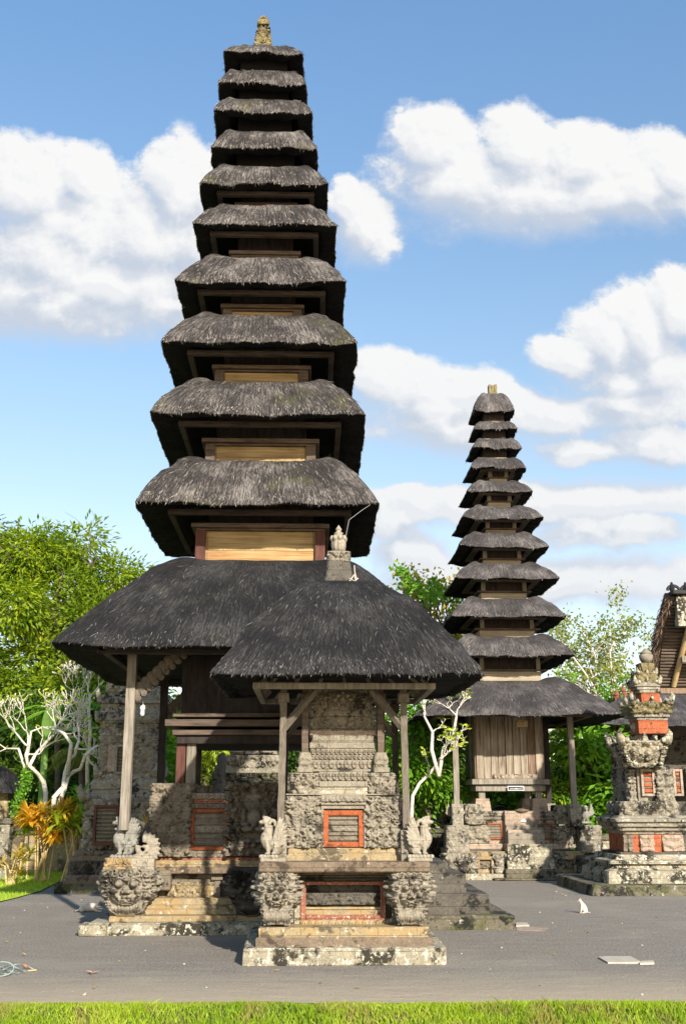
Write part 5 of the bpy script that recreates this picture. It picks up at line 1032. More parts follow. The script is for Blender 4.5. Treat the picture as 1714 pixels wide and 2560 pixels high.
def antefix(Bd, par, h, z, sz, mat, xc=None, mid=True):
    xc = Bd.X if xc is None else xc
    for sx in (-1, 0, 1):
        for sy in (-1, 0, 1):
            if sx == 0 and sy == 0: continue
            if not mid and (sx == 0 or sy == 0): continue
            k = 1.0 if sx and sy else .75; b_ = np.array([xc+sx*h*.93, Bd.D+sy*h*.93, z-.02]); o = np.array([sx, sy, 0.]); mb = MB()
            mb.tube([b_, b_+o*sz*.18+[0, 0, sz*.45*k], b_+o*sz*.30+[0, 0, sz*.8*k], b_+o*sz*.22+[0, 0, sz*1.15*k]], np.array([.42, .36, .22, .03])*sz*k, 7, jitter=.02)
            for q_ in (-1, 1): mb.ell(b_+np.array([sy, -sx, 0.])*q_*sz*.30*k+[0, 0, sz*.22*k], (sz*.22*k, sz*.22*k, sz*.26*k), nu=8, nv=6)
            mb.build('corner_ornament', mat, par, smooth=True)
h_ = E_.hw(1552, 1850); antefix(E_, gt, h_, E_.z(1853, h_), .24, 'stone_white'); h_ = E_.hw(1590, 1826); antefix(E_, gt, h_*.95, E_.z(1826, h_), .18, 'stone_white', mid=False)
for (a_, b_, y_, sz_) in ((1580, 1676, 1754, .20), (1588, 1646, 1704, .15), (1594, 1638, 1680, .12)): h_, x_ = E_.hw2(a_, b_, y_); antefix(E_, gt, h_, E_.z(y_, h_), sz_, 'stone_white', x_)
for (a_, y_, sz_) in ((200, 1996, .26), (240, 1800, .20), (238, 1938, .22), (244, 1746, .18)): h_ = F_.hw(a_, y_); antefix(F_, lt, h_*.98, F_.z(y_, h_), sz_, 'stone_old')
# ------------------------------------------------------------------ pavilions behind
pv = Bld(1722, 1815, 28.3, 31.5)
h_ = pv.hw(1458, 1820); o_ = thing('thatched_pavilion', 'low grey thatched pavilion behind the brick tower with red ridge ornaments', 'pavilion', (pv.X, pv.D, 0))
zz = pv.z(1812, h_); Rn = pv.X-at(1585, 1727, pv.D-1.0)[0]; zt_ = at(1585, 1728, pv.D-1.)[2]
roof(o_, pv.X, pv.D, zz, h_, zt_, Rn, ('thatch_far', 'under', 'st_up'), 600, p=1.25, bumpz=.03, thick=.4, strands=8, fringe=40, slen=.2, sw=.012)
mb = MB(); mb.wbox(pv.X-Rn*.98, pv.X+Rn*.98, pv.D-Rn*.98, pv.D+Rn*.98, zt_-.3, zt_-.02, .3, .02, .01); mb.build('ridge_cap', 'redroof', o_)
for k in range(3):
    q_ = k/2.*.9; x_ = pv.X-(Rn+(h_-Rn)*.32*(1-q_)); y_ = pv.D-(Rn+(h_-Rn)*.32*(1-q_)); z_ = zz+(zt_-zz)*(1-(.32*(1-q_))**1.25); mb = MB()
    mb.lathe(x_, y_, [(.10, z_-.05), (.12, z_+.04), (.05, z_+.08), (.08, z_+.12), (.02, z_+.26)], 8); mb.tube([(x_, y_, z_+.1), (x_-.09, y_, z_+.15), (x_-.1, y_, z_+.22)], [.03, .02, .01], 6); mb.build('ridge_ornament', 'redroof', o_)
for sx in (-1, 1):
    for sy in (-1, 1):
        mb = MB(); mb.wbox(pv.X+sx*h_*.7-.08, pv.X+sx*h_*.7+.08, pv.D+sy*h_*.7-.08, pv.D+sy*h_*.7+.08, 0, zz+.5, .5, .01, .004); mb.build('post', 'dark_wood', o_)
mb = MB(); mb.wbox(pv.X-h_*.6, pv.X+h_*.8, pv.D-h_*.3, pv.D+h_*.6, 0, zz+.4, .4, .02, .01); mb.build('wall', 'stone_dark', o_)
# gable overhang of the near right pavilion
o_ = thing('thatched_pavilion', 'brown thatched roof at the top right edge showing its bamboo rafters from below', 'pavilion', (at(1740, 2100, 24)[0], 24.6, 0))
Db, Dt = 24.3, 23.0; bL, tL = at(1640, 1722, Db), at(1678, 1492, Dt); XR = at(1990, 1700, Db)[0]
mb = MB(); n = 30; rows = 16; P = np.zeros((rows, n, 3)); Pb = P.copy()
for i in range(rows):
    q = i/(rows-1); L = bL*(1-q)+tL*q; L[0] -= .10*math.sin(math.pi*q)
    P[i, :, 0] = np.linspace(L[0], XR, n); P[i, :, 1] = L[1]; P[i, :, 2] = L[2]
nrm = np.array([0, (tL-bL)[2], -(tL-bL)[1]]); nrm /= np.linalg.norm(nrm); Pb = P+nrm*.26; Pb[:, 0, 0] -= .06
P += (vnoise(P*5)*.01)[..., None]; Pb += (vnoise(Pb*3)*.05)[..., None]
ug = np.stack([P[..., 2], P[..., 0]], -1)
mb.grid(P, ug, 1, flip=True); mb.grid(Pb, ug, 0); mb.grid(np.stack([P[:, 0], Pb[:, 0]], 1), np.stack([ug[:, 0], ug[:, 0]+.3], 1), 0); mb.grid(np.stack([P[0], Pb[0]], 0), None, 0); mb.grid(np.stack([P[-1], Pb[-1]], 0), None, 0)
rg = np.random.default_rng(5); k = rg.uniform(0, 1, 2600); bse = bL*(1-k[:, None])+tL*k[:, None]; bse[:, 0] -= .10*np.sin(np.pi*k)+rg.uniform(-.03, .08, 2600); bse += nrm*rg.uniform(0, .28, 2600)[:, None]
dd = np.stack([rg.normal(-.35, .25, 2600), rg.normal(-.1, .3, 2600), rg.normal(-.9, .25, 2600)], 1); mb.leaves(bse, dd, rg.uniform(.06, .22, 2600), .010, None, 2, rg)
mb.build('thatched_roof', [m_thatch('brown_thatch', (.05, .03, .02), (.15, .095, .065), (.30, .21, .15)), 'brown_wood', m_strand('brown_strands', [(.05, .03, .02), (.16, .10, .07), (.32, .22, .15)])], o_, smooth=True)
for k in range(26):
    q = .04+k/26*.92; L = bL*(1-q)+tL*q; L[0] -= .10*math.sin(math.pi*q)-.05; mb = MB(); mb.tube([(L[0], L[1]-.03, L[2]), (XR, L[1]-.03, L[2]+.01)], .028, 6); mb.build('rafter', 'brown_wood', o_)
a, b = at(1682, 1715, Db-.12), at(1722, 1560, Dt+.2); mb = MB(); mb.tube([a, b+(b-a)*.3], .06, 10); mb.build('bamboo_pole', 'bamboo', o_)
a = at(1652, 1727, Db-.1); mb = MB(); mb.wbox(a[0]-.05, XR, a[1]-.06, a[1]+.08, a[2]-.07, a[2]+.06, .4, .02, .01); mb.build('eave_beam', 'plank_brown', o_)
a = at(1702, 1655, Dt+.6); mb = MB(); mb.wbox(a[0], XR, a[1]-.06, a[1]+.05, a[2]-.02, a[2]+.12, .4, .02, .01); mb.build('cross_beam', 'grey_wood', o_)
a = at(1692, 1500, Dt-.05); mb = MB(); P0 = np.array([a, at(1712, 1560, Dt)])
mb.wbox(a[0]-.05, XR, Dt-.10, Dt+.1, at(0, 1560, Dt)[2], a[2]+.1, .1, .03, .03); mb.build('gable_panel', 'stone_white', o_)
mb = MB(); a = at(1676, 1487, Dt); mb.wbox(a[0]-.02, XR, Dt-.2, Dt+.4, a[2]-.02, a[2]+.08, .2, .02, .006)
for k in range(6):
    x_ = a[0]+.06+k*.30; mb.tube([(x_+.13*math.cos(c_), Dt, a[2]+.10+.10*abs(math.sin(c_))) for c_ in np.linspace(0, math.pi, 9)], .035, 6); mb.lathe(x_-.03, Dt, [(.05, a[2]+.08), (.07, a[2]+.18), (.04, a[2]+.22), (.02, a[2]+.28)], 8)
mb.build('ridge_crest', 'iron', o_)
for x_ in (at(1760, 1700, Db)[0], XR-.2):
    mb = MB(); mb.wbox(x_-.08, x_+.08, Db-.05, Db+.1, 0, bL[2], .5, .01, .004); mb.build('post', 'brown_wood', o_)
# small hut at the far left
q = at(-20, 2050, 30.); o_ = thing('thatched_hut', 'little round thatched shrine at the far left edge', 'hut', (q[0], 30, 0)); zb_ = at(0, 1984, 29)[2]; zt_ = at(0, 1915, 30)[2]; R_ = at(52, 1980, 29.4)[0]-q[0]
roof(o_, q[0], 30, zb_, R_, zt_, .15, ('thatch_low', 'under', 'st_low'), 611, p=1.2, thick=.15, strands=20, fringe=60, slen=.15, sw=.012)
mb = MB(); mb.wbox(q[0]-R_*.6, q[0]+R_*.6, 29.5, 30.5, at(0, 2046, 29.5)[2], zb_+.3, .2, .02, .01); mb.build('wall', 'stone_tan', o_)
mb = MB(); mb.wbox(q[0]-R_*.9, q[0]+R_*.85, 29.3, 30.7, 0, at(0, 2046, 29.3)[2], .2, .03, .02); mb.build('plinth', 'stone_old', o_)
# low walls
def wall(label, x0, x1, D0, D1, ytop, mat, z0=0.):
    a, b = at(x0, ytop, D0), at(x1, ytop, D1); t = thing('stone_wall', label, 'wall', ((a[0]+b[0])/2, (D0+D1)/2, 0)); mb = MB(); zt_ = a[2]
    mb.wbox(a[0], b[0], min(D0, D1)-.0, min(D0, D1)+.35, z0, zt_-.12, .12, .02, .02); mb.build('masonry', mat, t); mb = MB(); mb.wbox(a[0]-.05, b[0]+.05, min(D0, D1)-.06, min(D0, D1)+.41, zt_-.118, zt_-.03, .12, .02, .02); mb.wbox(a[0]-.02, b[0]+.02, min(D0, D1), min(D0, D1)+.35, zt_-.029, zt_, .12, .01, .01); mb.build('coping', 'stone_moss', t); return t
wall('low weathered stone wall behind the orange leaved bush', -300, 215, 27.5, 27.5, 2074, 'stone_tan'); wall('carved pale boundary stone at the far left edge', -120, 26, 25.2, 25.2, 2046, 'stone_old')
wall('low mossy stone wall between the rear pagoda and the brick tower', 1500, 1585, 26.5, 26.5, 2086, 'stone_white'); wall('dark stone wall behind the front shrine, in shade', 1070, 1150, 27.5, 27.5, 2070, 'stone_dark')
wall('long low boundary wall under the trees behind the rear pagoda', 980, 2300, 31, 31, 2100, 'stone_moss'); wall('long mossy boundary wall behind the tall pagoda', 200, 960, 33, 33, 2090, 'stone_moss')

# ------------------------------------------------------------------ ground
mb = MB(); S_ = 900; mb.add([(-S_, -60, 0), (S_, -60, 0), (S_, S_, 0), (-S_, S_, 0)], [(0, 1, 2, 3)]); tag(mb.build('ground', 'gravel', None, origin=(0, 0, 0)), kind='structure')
pl = [ground(x, y) for x, y in ((-400, 2340), (-40, 2266), (40, 2247), (100, 2230), (150, 2205), (175, 2190), (178, 2172), (178, 2155), (-700, 2155))]
mb = MB(); n = 40; V = np.array(pl)+[0, 0, .02]; mb.add(V, [tuple(range(len(V)))]); tag(mb.build('lawn', 'lawn', None, origin=(V[:, 0].mean(), V[:, 1].mean(), 0)), kind='structure')
def inpoly(x, y, pg):
    r = np.zeros(len(x), bool); j = len(pg)-1
    for i in range(len(pg)):
        xi, yi, xj, yj = pg[i][0], pg[i][1], pg[j][0], pg[j][1]
        r ^= ((yi > y) != (yj > y)) & (x < (xj-xi)*(y-yi)/(yj-yi+1e-12)+xi); j = i
    return r
rg = np.random.default_rng(9)
def blades(mb, P, h, w_, lean=.35, rg=rg):
    n = len(P); a = rg.uniform(0, 2*np.pi, n); s_ = np.stack([np.cos(a), np.sin(a), np.zeros(n)], 1)*(w_*rg.uniform(.6, 1.3, n))[:, None]/2
    L = np.stack([rg.normal(0, lean, n), rg.normal(0, lean, n), np.ones(n)], 1)*(h*rg.uniform(.5, 1.25, n))[:, None]; mid = P+L*.55*np.array([.7, .7, 1.05])
    V = np.stack([P-s_, P+s_, mid+s_*.7, P+L, mid-s_*.7], 1).reshape(-1, 3); mb.add(V, np.arange(n*5).reshape(n, 5))
x_ = rg.uniform(-14, -3, 60000); y_ = rg.uniform(16, 30, 60000); k = inpoly(x_, y_, pl); P = np.stack([x_[k], y_[k], np.full(k.sum(), .02)], 1)
mb = MB(); blades(mb, P, .05, .014); tag(mb.build('grass', m_leaf('lawn_blade', [(.22, .36, .02), (.34, .46, .03), (.46, .54, .06)], .4), None), 'bright clipped lawn beside the grey yard at the left', 'grass', kind='stuff')
# front lawn bank
Df = ground(857, 2500, .10)[1]; prof = [(Df+.06, -.01), (Df, .085), (Df-.15, .115), (Df-.38, .11), (Df-.48, .06), (Df-.62, .0), (Df-3.5, -.05)]
xs_ = np.linspace(-9, 9, 181); P = np.zeros((len(prof), len(xs_), 3))
for i, (a, b) in enumerate(prof): P[i, :, 0] = xs_; P[i, :, 1] = a; P[i, :, 2] = b
P[..., 1] += (fbm(P*[1, 0, 0], 1.3, 4)*.12)[...]-P[..., 0]*.012; P[1:, :, 2] += fbm(P[1:]+3, 3., 3)*.015
mb = MB(); mb.grid(P, flip=True); tag(mb.build('lawn_bank', 'soil', None, smooth=True), kind='structure')
n = 110000; xx_ = rg.uniform(-5.2, 5.2, n); dd_ = -(rg.uniform(0, 1, n)**1.35)*1.9+.05; zz_ = np.interp(-dd_, [0, .06, .2, .42, .52, .66, 3.5], [.0, .085, .115, .11, .06, 0, -.05]); yv_ = Df+dd_+fbm(np.stack([xx_, xx_*0, xx_*0], 1), 1.3, 4)*.12-xx_*.012
P = np.stack([xx_, yv_, zz_-.01], 1); clump = fbm(P*[1, 1, 0], 4., 3); mb = MB(); edge_ = np.clip(-dd_/.4, .35, 1.)
blades(mb, P, .055*edge_*(1+.7*clump), .0085, .45); tag(mb.build('grass', 'grass', None), 'strip of sunlit grass along the bottom of the picture', 'grass', kind='stuff')
# pebbles on the yard
n = 130; mb = MB(); px_ = rg.uniform(-7, 9, n); py2 = rg.uniform(10.4, 24, n)
ok = ~((np.abs(px_-A.X) < 2.6) & (np.abs(py2-A.D) < 2.6)) & ~((np.abs(px_-B.X) < 1.3) & (np.abs(py2-B.D) < 1.3)); px_, py2 = px_[ok], py2[ok]
for a, b in zip(px_, py2): r_ = rg.uniform(.006, .018); mb.ell((a, b, r_*.4), (r_, r_*.8, r_*.6), nu=5, nv=4)
tag(mb.build('pebbles', 'slab', None, smooth=False), 'small pale pebbles and bits scattered over the dark gravel', 'pebbles', kind='stuff')
n = 90; mb = MB(); P = np.stack([rg.uniform(-6.5, 8, n), rg.uniform(10.6, 22, n), np.full(n, .012)], 1); ok = ~((np.abs(P[:, 0]-A.X) < 2.7) & (np.abs(P[:, 1]-A.D) < 2.7)) & ~((np.abs(P[:, 0]-B.X) < 1.3) & (np.abs(P[:, 1]-B.D) < 1.3)); P = P[ok]
mb.leaves(P, np.stack([rg.normal(0, 1, len(P)), rg.normal(0, 1, len(P)), rg.uniform(0, .35, len(P))], 1), .07*rg.uniform(.5, 1.2, len(P)), .035, np.array([0, 0, 1.])+rg.normal(0, .2, (len(P), 3)), 0, rg)
tag(mb.build('leaf_litter', m_leaf('fallen_leaf', [(.22, .12, .05), (.40, .26, .08), (.30, .28, .08)], .2), None), 'small fallen leaves scattered over the dark yard', 'leaf litter', kind='stuff')
# slab set in the yard
def flat(name, pts, mat, label, cat, th=.018, z=0.):
    V = np.array([ground(x, y, z+th) for x, y in pts]); n = len(V); Vb = V.copy(); Vb[:, 2] = z-.01; mb = MB()
    mb.add(np.concatenate([V, Vb]), [tuple(range(n))[::-1], tuple(range(n, 2*n))]+[(i, (i+1) % n, n+(i+1) % n, n+i) for i in range(n)]); return tag(mb.build(name, mat, None), label, cat)
flat('paving_slab', [(1494, 2392), (1512, 2390), (1574, 2390), (1600, 2403), (1590, 2405), (1518, 2405)], 'slab', 'pale flat paving slab set alone in the gravel at the right', 'slab')
flat('paving_slab', [(1602, 2402), (1632, 2400), (1634, 2406), (1598, 2407)], 'slab', 'narrow broken slab piece touching the larger slab', 'slab', .02)
flat('paving_slab', [(1289, 2306), (1316, 2306), (1322, 2312), (1289, 2314)], 'slab', 'small pale slab beside the mossy side steps', 'slab', .02)
flat('drain_cover', [(1290, 2314), (1370, 2320), (1360, 2328), (1290, 2326)], 'pink', 'dusty patch of mortar beside the side steps', 'mortar patch', .006)
# dry leaf and string litter
q = ground(229, 2436); mb = MB(); mb.leaves(np.array([q, q, q])+[[0, 0, .01], [.02, 0, .01], [-.02, 0, .01]], np.array([[1, .2, .25], [-1, .3, .3], [.4, -1, .3]]), .09, .05, np.array([[0, 0, 1.]]*3)); tag(mb.build('dry_leaf', 'dryleaf', None), 'curled brown leaf lying alone on the gravel near the grass', 'leaf')
t = thing('string_litter', 'tangle of pale green string with an orange petal at the lower left edge', 'string', tuple(ground(20, 2425)))
mb = MB(); 
for k in range(4):
    pts = [ground(-30+x*1., 2418+8*math.sin(x*.06+k*1.7)+k*3, .012+.02*abs(math.sin(x*.11+k))) for x in range(0, 115-18*k, 6)]; mb.tube(pts, .004, 5)
a = ground(4, 2425, .06); mb.tube([(a[0]+.12*math.cos(c_), a[1]+.05*math.sin(c_), .07+.06*math.sin(c_)) for c_ in np.linspace(0, 6.2, 24)], .004, 5); mb.build('string', 'string', t)
q = ground(67, 2423); mb = MB(); mb.leaves(np.array([q, q])+[0, 0, .015], np.array([[1, 0, .3], [-.6, .2, .5]]), .05, .05, np.array([[0, 0, 1.]]*2)); mb.build('petal', 'flame', t)
mb = MB(); mb.tube([ground(70, 2427, .01), ground(92, 2425, .015)], .008, 6); mb.build('stick', 'bamboo', t)

# ------------------------------------------------------------------ animals
def recol(mb, f):
    V = np.concatenate(mb.V); mb.MI = [f(V[list(fc)].mean(0)) for fc in mb.F]; return mb
q = ground(1455, 2283); H_ = at(1451, 2245, q[1])[2]; s = H_/.27
t = thing('cat', 'slim pale ginger and white cat sitting upright on the gravel, facing left', 'cat', tuple(q)); mb = MB()
def p(x, y, z): return (q[0]+s*x, q[1]+s*y, s*z)
mb.ell(p(.035, 0, .075), (.06*s, .05*s, .075*s)); mb.tube([p(.04, 0, .08), p(.02, 0, .13), p(-.01, 0, .175), p(-.025, 0, .205)], np.array([.055, .048, .036, .028])*s, 12)
mb.ell(p(-.035, 0, .225), (.034*s, .031*s, .028*s)); mb.ell(p(-.064, 0, .215), (.016*s, .016*s, .012*s))
for sy in (-1, 1):
    mb.tube([p(-.015, sy*.022, .15), p(-.03, sy*.022, .08), p(-.035, sy*.022, .012)], np.array([.02, .014, .011])*s, 8); mb.ell(p(-.045, sy*.022, .009), (.018*s, .011*s, .009*s)); mb.ell(p(.045, sy*.042, .055), (.045*s, .02*s, .05*s)); mb.ell(p(.0, sy*.045, .010), (.03*s, .013*s, .010*s))
    mb.tube([p(-.03, sy*.018, .24), p(-.03, sy*.021, .272)], np.array([.013, .002])*s, 6)
mb.tube([p(.08, 0, .02), p(.11, -.02, .014), p(.125, -.05, .012), (p(.11, -.075, .012))], np.array([.014, .012, .011, .008])*s, 8)
f_ = fuse(mb, .0045*s, 1); recol(f_, lambda c: 1 if ((c[2]-0)/s > .22 and (c[0]-q[0])/s > -.035 or ((c[0]-q[0])/s > .0 and .1 < c[2]/s < .15 and c[1] > q[1])) else 0).build('body', ['fur_white', 'fur_ginger'], t, smooth=True)
mb = MB()
for sy in (-1, 1): mb.ell(p(-.060, sy*.014, .230), (.004*s, .004*s, .004*s), nu=6, nv=5)
mb.build('eyes', 'black', t)
q = ground(229, 2280); s = 1.1
t = thing('cat', 'white cat with dark grey ears lying on the yard at the left', 'cat', tuple(q)); mb = MB()
def p(x, y, z): return (q[0]+s*x, q[1]+s*y, s*z)
mb.tube([p(-.15, 0, .045), p(-.08, 0, .06), (p(0, 0, .065)), p(.06, 0, .065), p(.09, 0, .075)], np.array([.04, .055, .058, .05, .035])*s, 12); mb.ell(p(-.12, -.03, .045), (.055*s, .04*s, .045*s))
mb.ell(p(.115, -.01, .085), (.036*s, .034*s, .032*s)); mb.ell(p(.145, -.015, .075), (.016*s, .016*s, .012*s)); mb.tube([p(.05, -.03, .03), p(.11, -.05, .015), p(.155, -.05, .012)], np.array([.022, .014, .012])*s, 8); mb.tube([p(.05, .03, .03), p(.13, .03, .012)], np.array([.022, .012])*s, 8)
for sy in (-1, 1): mb.tube([p(.105, sy*.02, .105), p(.118, sy*.024, .155)], np.array([.018, .003])*s, 6)
mb.tube([p(-.17, 0, .03), p(-.22, -.02, .018), p(-.24, -.06, .014)], np.array([.016, .013, .008])*s, 8)
f_ = fuse(mb, .005*s, 1); recol(f_, lambda c: 1 if (c[0]-q[0])/s > .085 and c[2]/s > .085 or (c[0]-q[0])/s < -.22 else 0).build('body', ['fur_white', 'fur_grey'], t, smooth=True)

# ------------------------------------------------------------------ hanging lamp, wires
a, b = at(362, 1695, A.D-1.5), at(357, 1765, A.D-1.5); t = thing('hanging_lamp', 'small white lamp hanging on a wire under the left eave of the tall pagoda', 'lamp', tuple(b))
mb = MB(); mb.tube([a, (a+b)/2+[.01, 0, 0], b], .006, 5); mb.build('wire', 'wire', t); mb = MB(); mb.lathe(b[0], b[1], [(.015, b[2]+.02), (.035, b[2]), (.04, b[2]-.04), (.03, b[2]-.05), (.032, b[2]-.11), (.02, b[2]-.14)], 12); mb.build('bulb', 'white', t, smooth=True)
a = at(866, 1330, B.D); t = thing('wire', 'thin grey wire rising from the white crown to the second roof', 'wire', tuple(a)); mb = MB(); mb.tube([at(864, 1340, B.D), at(872, 1300, B.D+.4), at(905, 1275, B.D+1.2), at(925, 1262, B.D+1.9)], .0035, 5); mb.build('strand', 'wire', t)
for (xx, yb, yt) in ((411, 1386, 1368), (424, 1386, 1366), (443, 1386, 1376)):
    pass

# ------------------------------------------------------------------ vegetation
def tubes_tree(mb, base, tips, r0, rng, sides=8):
    pass
def blob(px, py, rpx, D): c = at(px, py, D); return (c[0], c[1], c[2], rpx/FPX*D)
def crown(mb, blobs, nleaf, L, Wd, seed, per=22, cl=.22, droop=.35, shell=.55, flat_=.8, ydepth=1.):
    rg = np.random.default_rng(seed); bl = np.array(blobs); wt = bl[:, 3]**2; nc = max(1, nleaf//per); k = rg.choice(len(bl), nc, p=wt/wt.sum())
    d = rg.normal(size=(nc, 3)); d /= np.linalg.norm(d, axis=1, keepdims=True); r = rg.uniform(shell, 1.03, nc)**.8; c = bl[k, :3]+d*(bl[k, 3]*r)[:, None]*np.array([1, ydepth, flat_])
    cs = cl*rg.uniform(.6, 1.4, nc); q = np.repeat(np.arange(nc), per); P = c[q]+rg.normal(size=(len(q), 3))*(cs[q])[:, None]*np.array([1, 1, .6])
    D = d[q]*.6+(P-c[q])/(cs[q][:, None])*.6+rg.normal(0, .35, (len(q), 3)); D[:, 2] -= droop
    up = np.array([0, 0, 1.])+rg.normal(0, .55, (len(q), 3)); mb.leaves(P, D, L*rg.uniform(.6, 1.25, len(q)), Wd*rg.uniform(.7, 1.2, len(q)), up, 0, rg); return c
def limb(mb, a, b, r0, r1, rng, wob=.08, n=8, sides=8):
    a, b = np.array(a), np.array(b); L = np.linalg.norm(b-a); t_ = np.linspace(0, 1, n); ph = rng.uniform(0, 6, 3)
    P = a[None]*(1-t_[:, None])+b[None]*t_[:, None]; P += np.stack([np.sin(t_*5+ph[0]), np.sin(t_*4+ph[1]), np.sin(t_*6+ph[2])*.5], 1)*(L*wob*np.sin(np.pi*t_))[:, None]; P[:, 2] += L*.06*np.sin(np.pi*t_)
    mb.tube(P, np.linspace(r0, r1, n), sides, jitter=r0*.15); return P
def tree(name, label, cat, base, blobs, nleaf, L, Wd, mat, seed, trunk_r=.25, bark='bark', fork=None, group=None, **kw):
    rng = np.random.default_rng(seed); t = thing(name, label, cat, (base[0], base[1], 0), group)
    mb = MB(); top = np.array(fork if fork is not None else (base[0], base[1], min(b[2] for b in blobs)*.9)); limb(mb, (base[0], base[1], -.1), top, trunk_r, trunk_r*.7, rng, .03)
    for b in blobs:
        P = limb(mb, top, b[:3], trunk_r*.45, .03, rng, .10)
        for _ in range(3): e = np.array(b[:3])+rng.normal(size=3)*b[3]*.55; limb(mb, P[rng.integers(4, 7)], e, trunk_r*.14, .012, rng, .1, 6, 5)
    mb.build('trunk', bark, t, smooth=True); mb = MB(); crown(mb, blobs, nleaf, L, Wd, seed, **kw); mb.build('crown', mat, t); return t
DT = 36.
bl = [blob(q[0], q[1]+28, q[2]*.90, DT+dz) for q, dz in (((70,1375,85),0),((205,1345,75),1),((20,1480,90),-1),((150,1470,100),0),((285,1430,85),1),((350,1450,50),1),((235,1545,105),0),((95,1640,95),0),((215,1680,100),-1),((330,1560,85),1),((15,1700,95),0),((395,1500,70),1),((-60,1420,90),0),((-90,1620,110),0),((120,1350,60),0),((60,1545,45),0),((300,1650,90),0),((-20,1310,50),0),((140,1720,80),-1))]
tree('mango_tree', 'large leafy green tree rising behind the tall pagoda on the left', 'tree', (at(180, 2100, DT)[0], DT), bl, 46000, .27, .085, 'tree_leaf', 21, .38, fork=at(150, 1640, DT), cl=.30, per=70, droop=.55, shell=.62)
# bare twigs in its upper right
mb = MB(); rng = np.random.default_rng(8)
for k in range(4): a = at(235+rng.uniform(-20, 20), 1420, DT-3); b = at(200+k*16, 1330+rng.uniform(-10, 60), DT-3); P = limb(mb, a, b, .016, .006, rng, .15, 7, 5); limb(mb, P[4], b+rng.normal(0, .4, 3), .008, .004, rng, .15, 5, 4)

t_ = thing('climbing_vine', 'grey bare twigs tangled in the top of the leafy tree', 'branch', tuple(at(200, 1660, DT-2.5))); mb.build('twigs', 'bark', t_, smooth=True)
# dark trees and shrubs forming the green wall behind
specs = [ # label, px, py, rpx list, D, mat, n, L, W
 ('dense dark shrub at the far left behind the bare branches', [(-40,1830,90),(30,1880,80),(20,1960,70),(-60,1950,90)], 34, 'dark_leaf', 7000, .22, .07),
 ('dark bushy tree behind the left bare branched tree', [(110,1800,80),(130,1890,70),(90,1960,65),(170,1960,60)], 33, 'dark_leaf', 8000, .24, .07),
 ('dark green tree between the bare tree and the stone tower', [(215,1780,75),(220,1870,70),(200,1960,60)], 32, 'dark_leaf', 7000, .22, .07),
 ('bright leafy shrub seen between the two left pagoda posts', [(360,1760,60),(345,1850,60),(375,1900,60),(360,1980,60),(420,1800,50)], 27, 'bright_leaf', 6500, .17, .085),
 ('yellow green shrub seen right of the second left pagoda post', [(430,1870,50),(425,1940,50),(430,2010,50)], 28, 'lime_leaf', 2200, .16, .075),
 ('yellowish vine leaves in the pagoda opening', [(520,1890,45),(505,1960,40),(560,1860,35)], 28.5, 'lime_leaf', 2200, .14, .06),
 ('dark tree mass behind the pagoda opening', [(420,1830,90),(520,1900,90),(620,1830,90),(700,1900,90),(480,2000,80)], 34, 'dark_leaf', 12000, .24, .08),
 ('leafy green tree behind the pale branches right of the front shrine', [(1040,1790,60),(1100,1850,60),(1060,1930,60),(1120,1960,55),(1030,2010,60),(980,1900,60)], 27.2, 'bright_leaf', 7500, .16, .08),
 ('darker shrub behind the left post of the rear pagoda', [(1000,1850,70),(1080,1900,70),(1150,1980,70),(1100,2060,60)], 33, 'dark_leaf', 9000, .22, .08),
 ('broad leaved shrub under the cell of the rear pagoda', [(1230,2010,45),(1300,2010,45),(1370,2020,45),(1270,1970,40),(1340,1965,40)], 30, 'bright_leaf', 3200, .26, .13),
 ('lime coloured hedge right of the wooden cell', [(1405,1860,30),(1410,1930,32),(1400,1990,32),(1420,2030,30)], 29.5, 'lime_leaf', 2600, .15, .07),
 ('large green shrub with drooping leaves left of the brick tower', [(1450,1870,40),(1490,1920,48),(1540,1980,50),(1480,2020,55),(1540,2060,48),(1430,2060,45),(1560,1920,42),(1500,1860,38)], 28.8, 'bright_leaf', 6500, .26, .12),
 ('dark foliage filling behind the brick tower', [(1480,1960,80),(1580,1980,80),(1640,1950,80),(1700,1960,80),(1400,1990,70)], 34, 'dark_leaf', 9000, .26, .10)]
for k, (lb, bs_, D_, mt, n_, L_, W_) in enumerate(specs):
    bb = [blob(a, b, c, D_+.6*math.sin(i*2.1)) for i, (a, b, c) in enumerate(bs_)]; bx = np.mean([b[0] for b in bb])
    tree('shrub' if D_ < 31 else 'dark_tree', lb, 'shrub' if D_ < 31 else 'tree', (bx, D_), bb, n_, L_, W_, mt, 700+k, .10, fork=(bx, D_, .9), group='trees and shrubs behind the temple', cl=.24, per=14, droop=.6, shell=.25)
# far woodland mass
rg = np.random.default_rng(77); bb = []
for x in range(-500, 2300, 75): bb.append(blob(x, 2060+rg.uniform(-10, 10), 95, 44)); bb.append(blob(x+30, (1950 if x > 900 else 1900)+rg.uniform(-20, 20), 95, 45)); 
for x in range(-500, 900, 80): bb.append(blob(x, 1800+rg.uniform(-20, 20), 95, 46))
mb = MB(); crown(mb, bb, 60000, .42, .18, 78, per=12, cl=.5, shell=.3, droop=.5); tag(mb.build('woodland', 'dark_leaf', None), 'dark woodland closing the view behind the whole temple yard', 'woodland', kind='stuff')
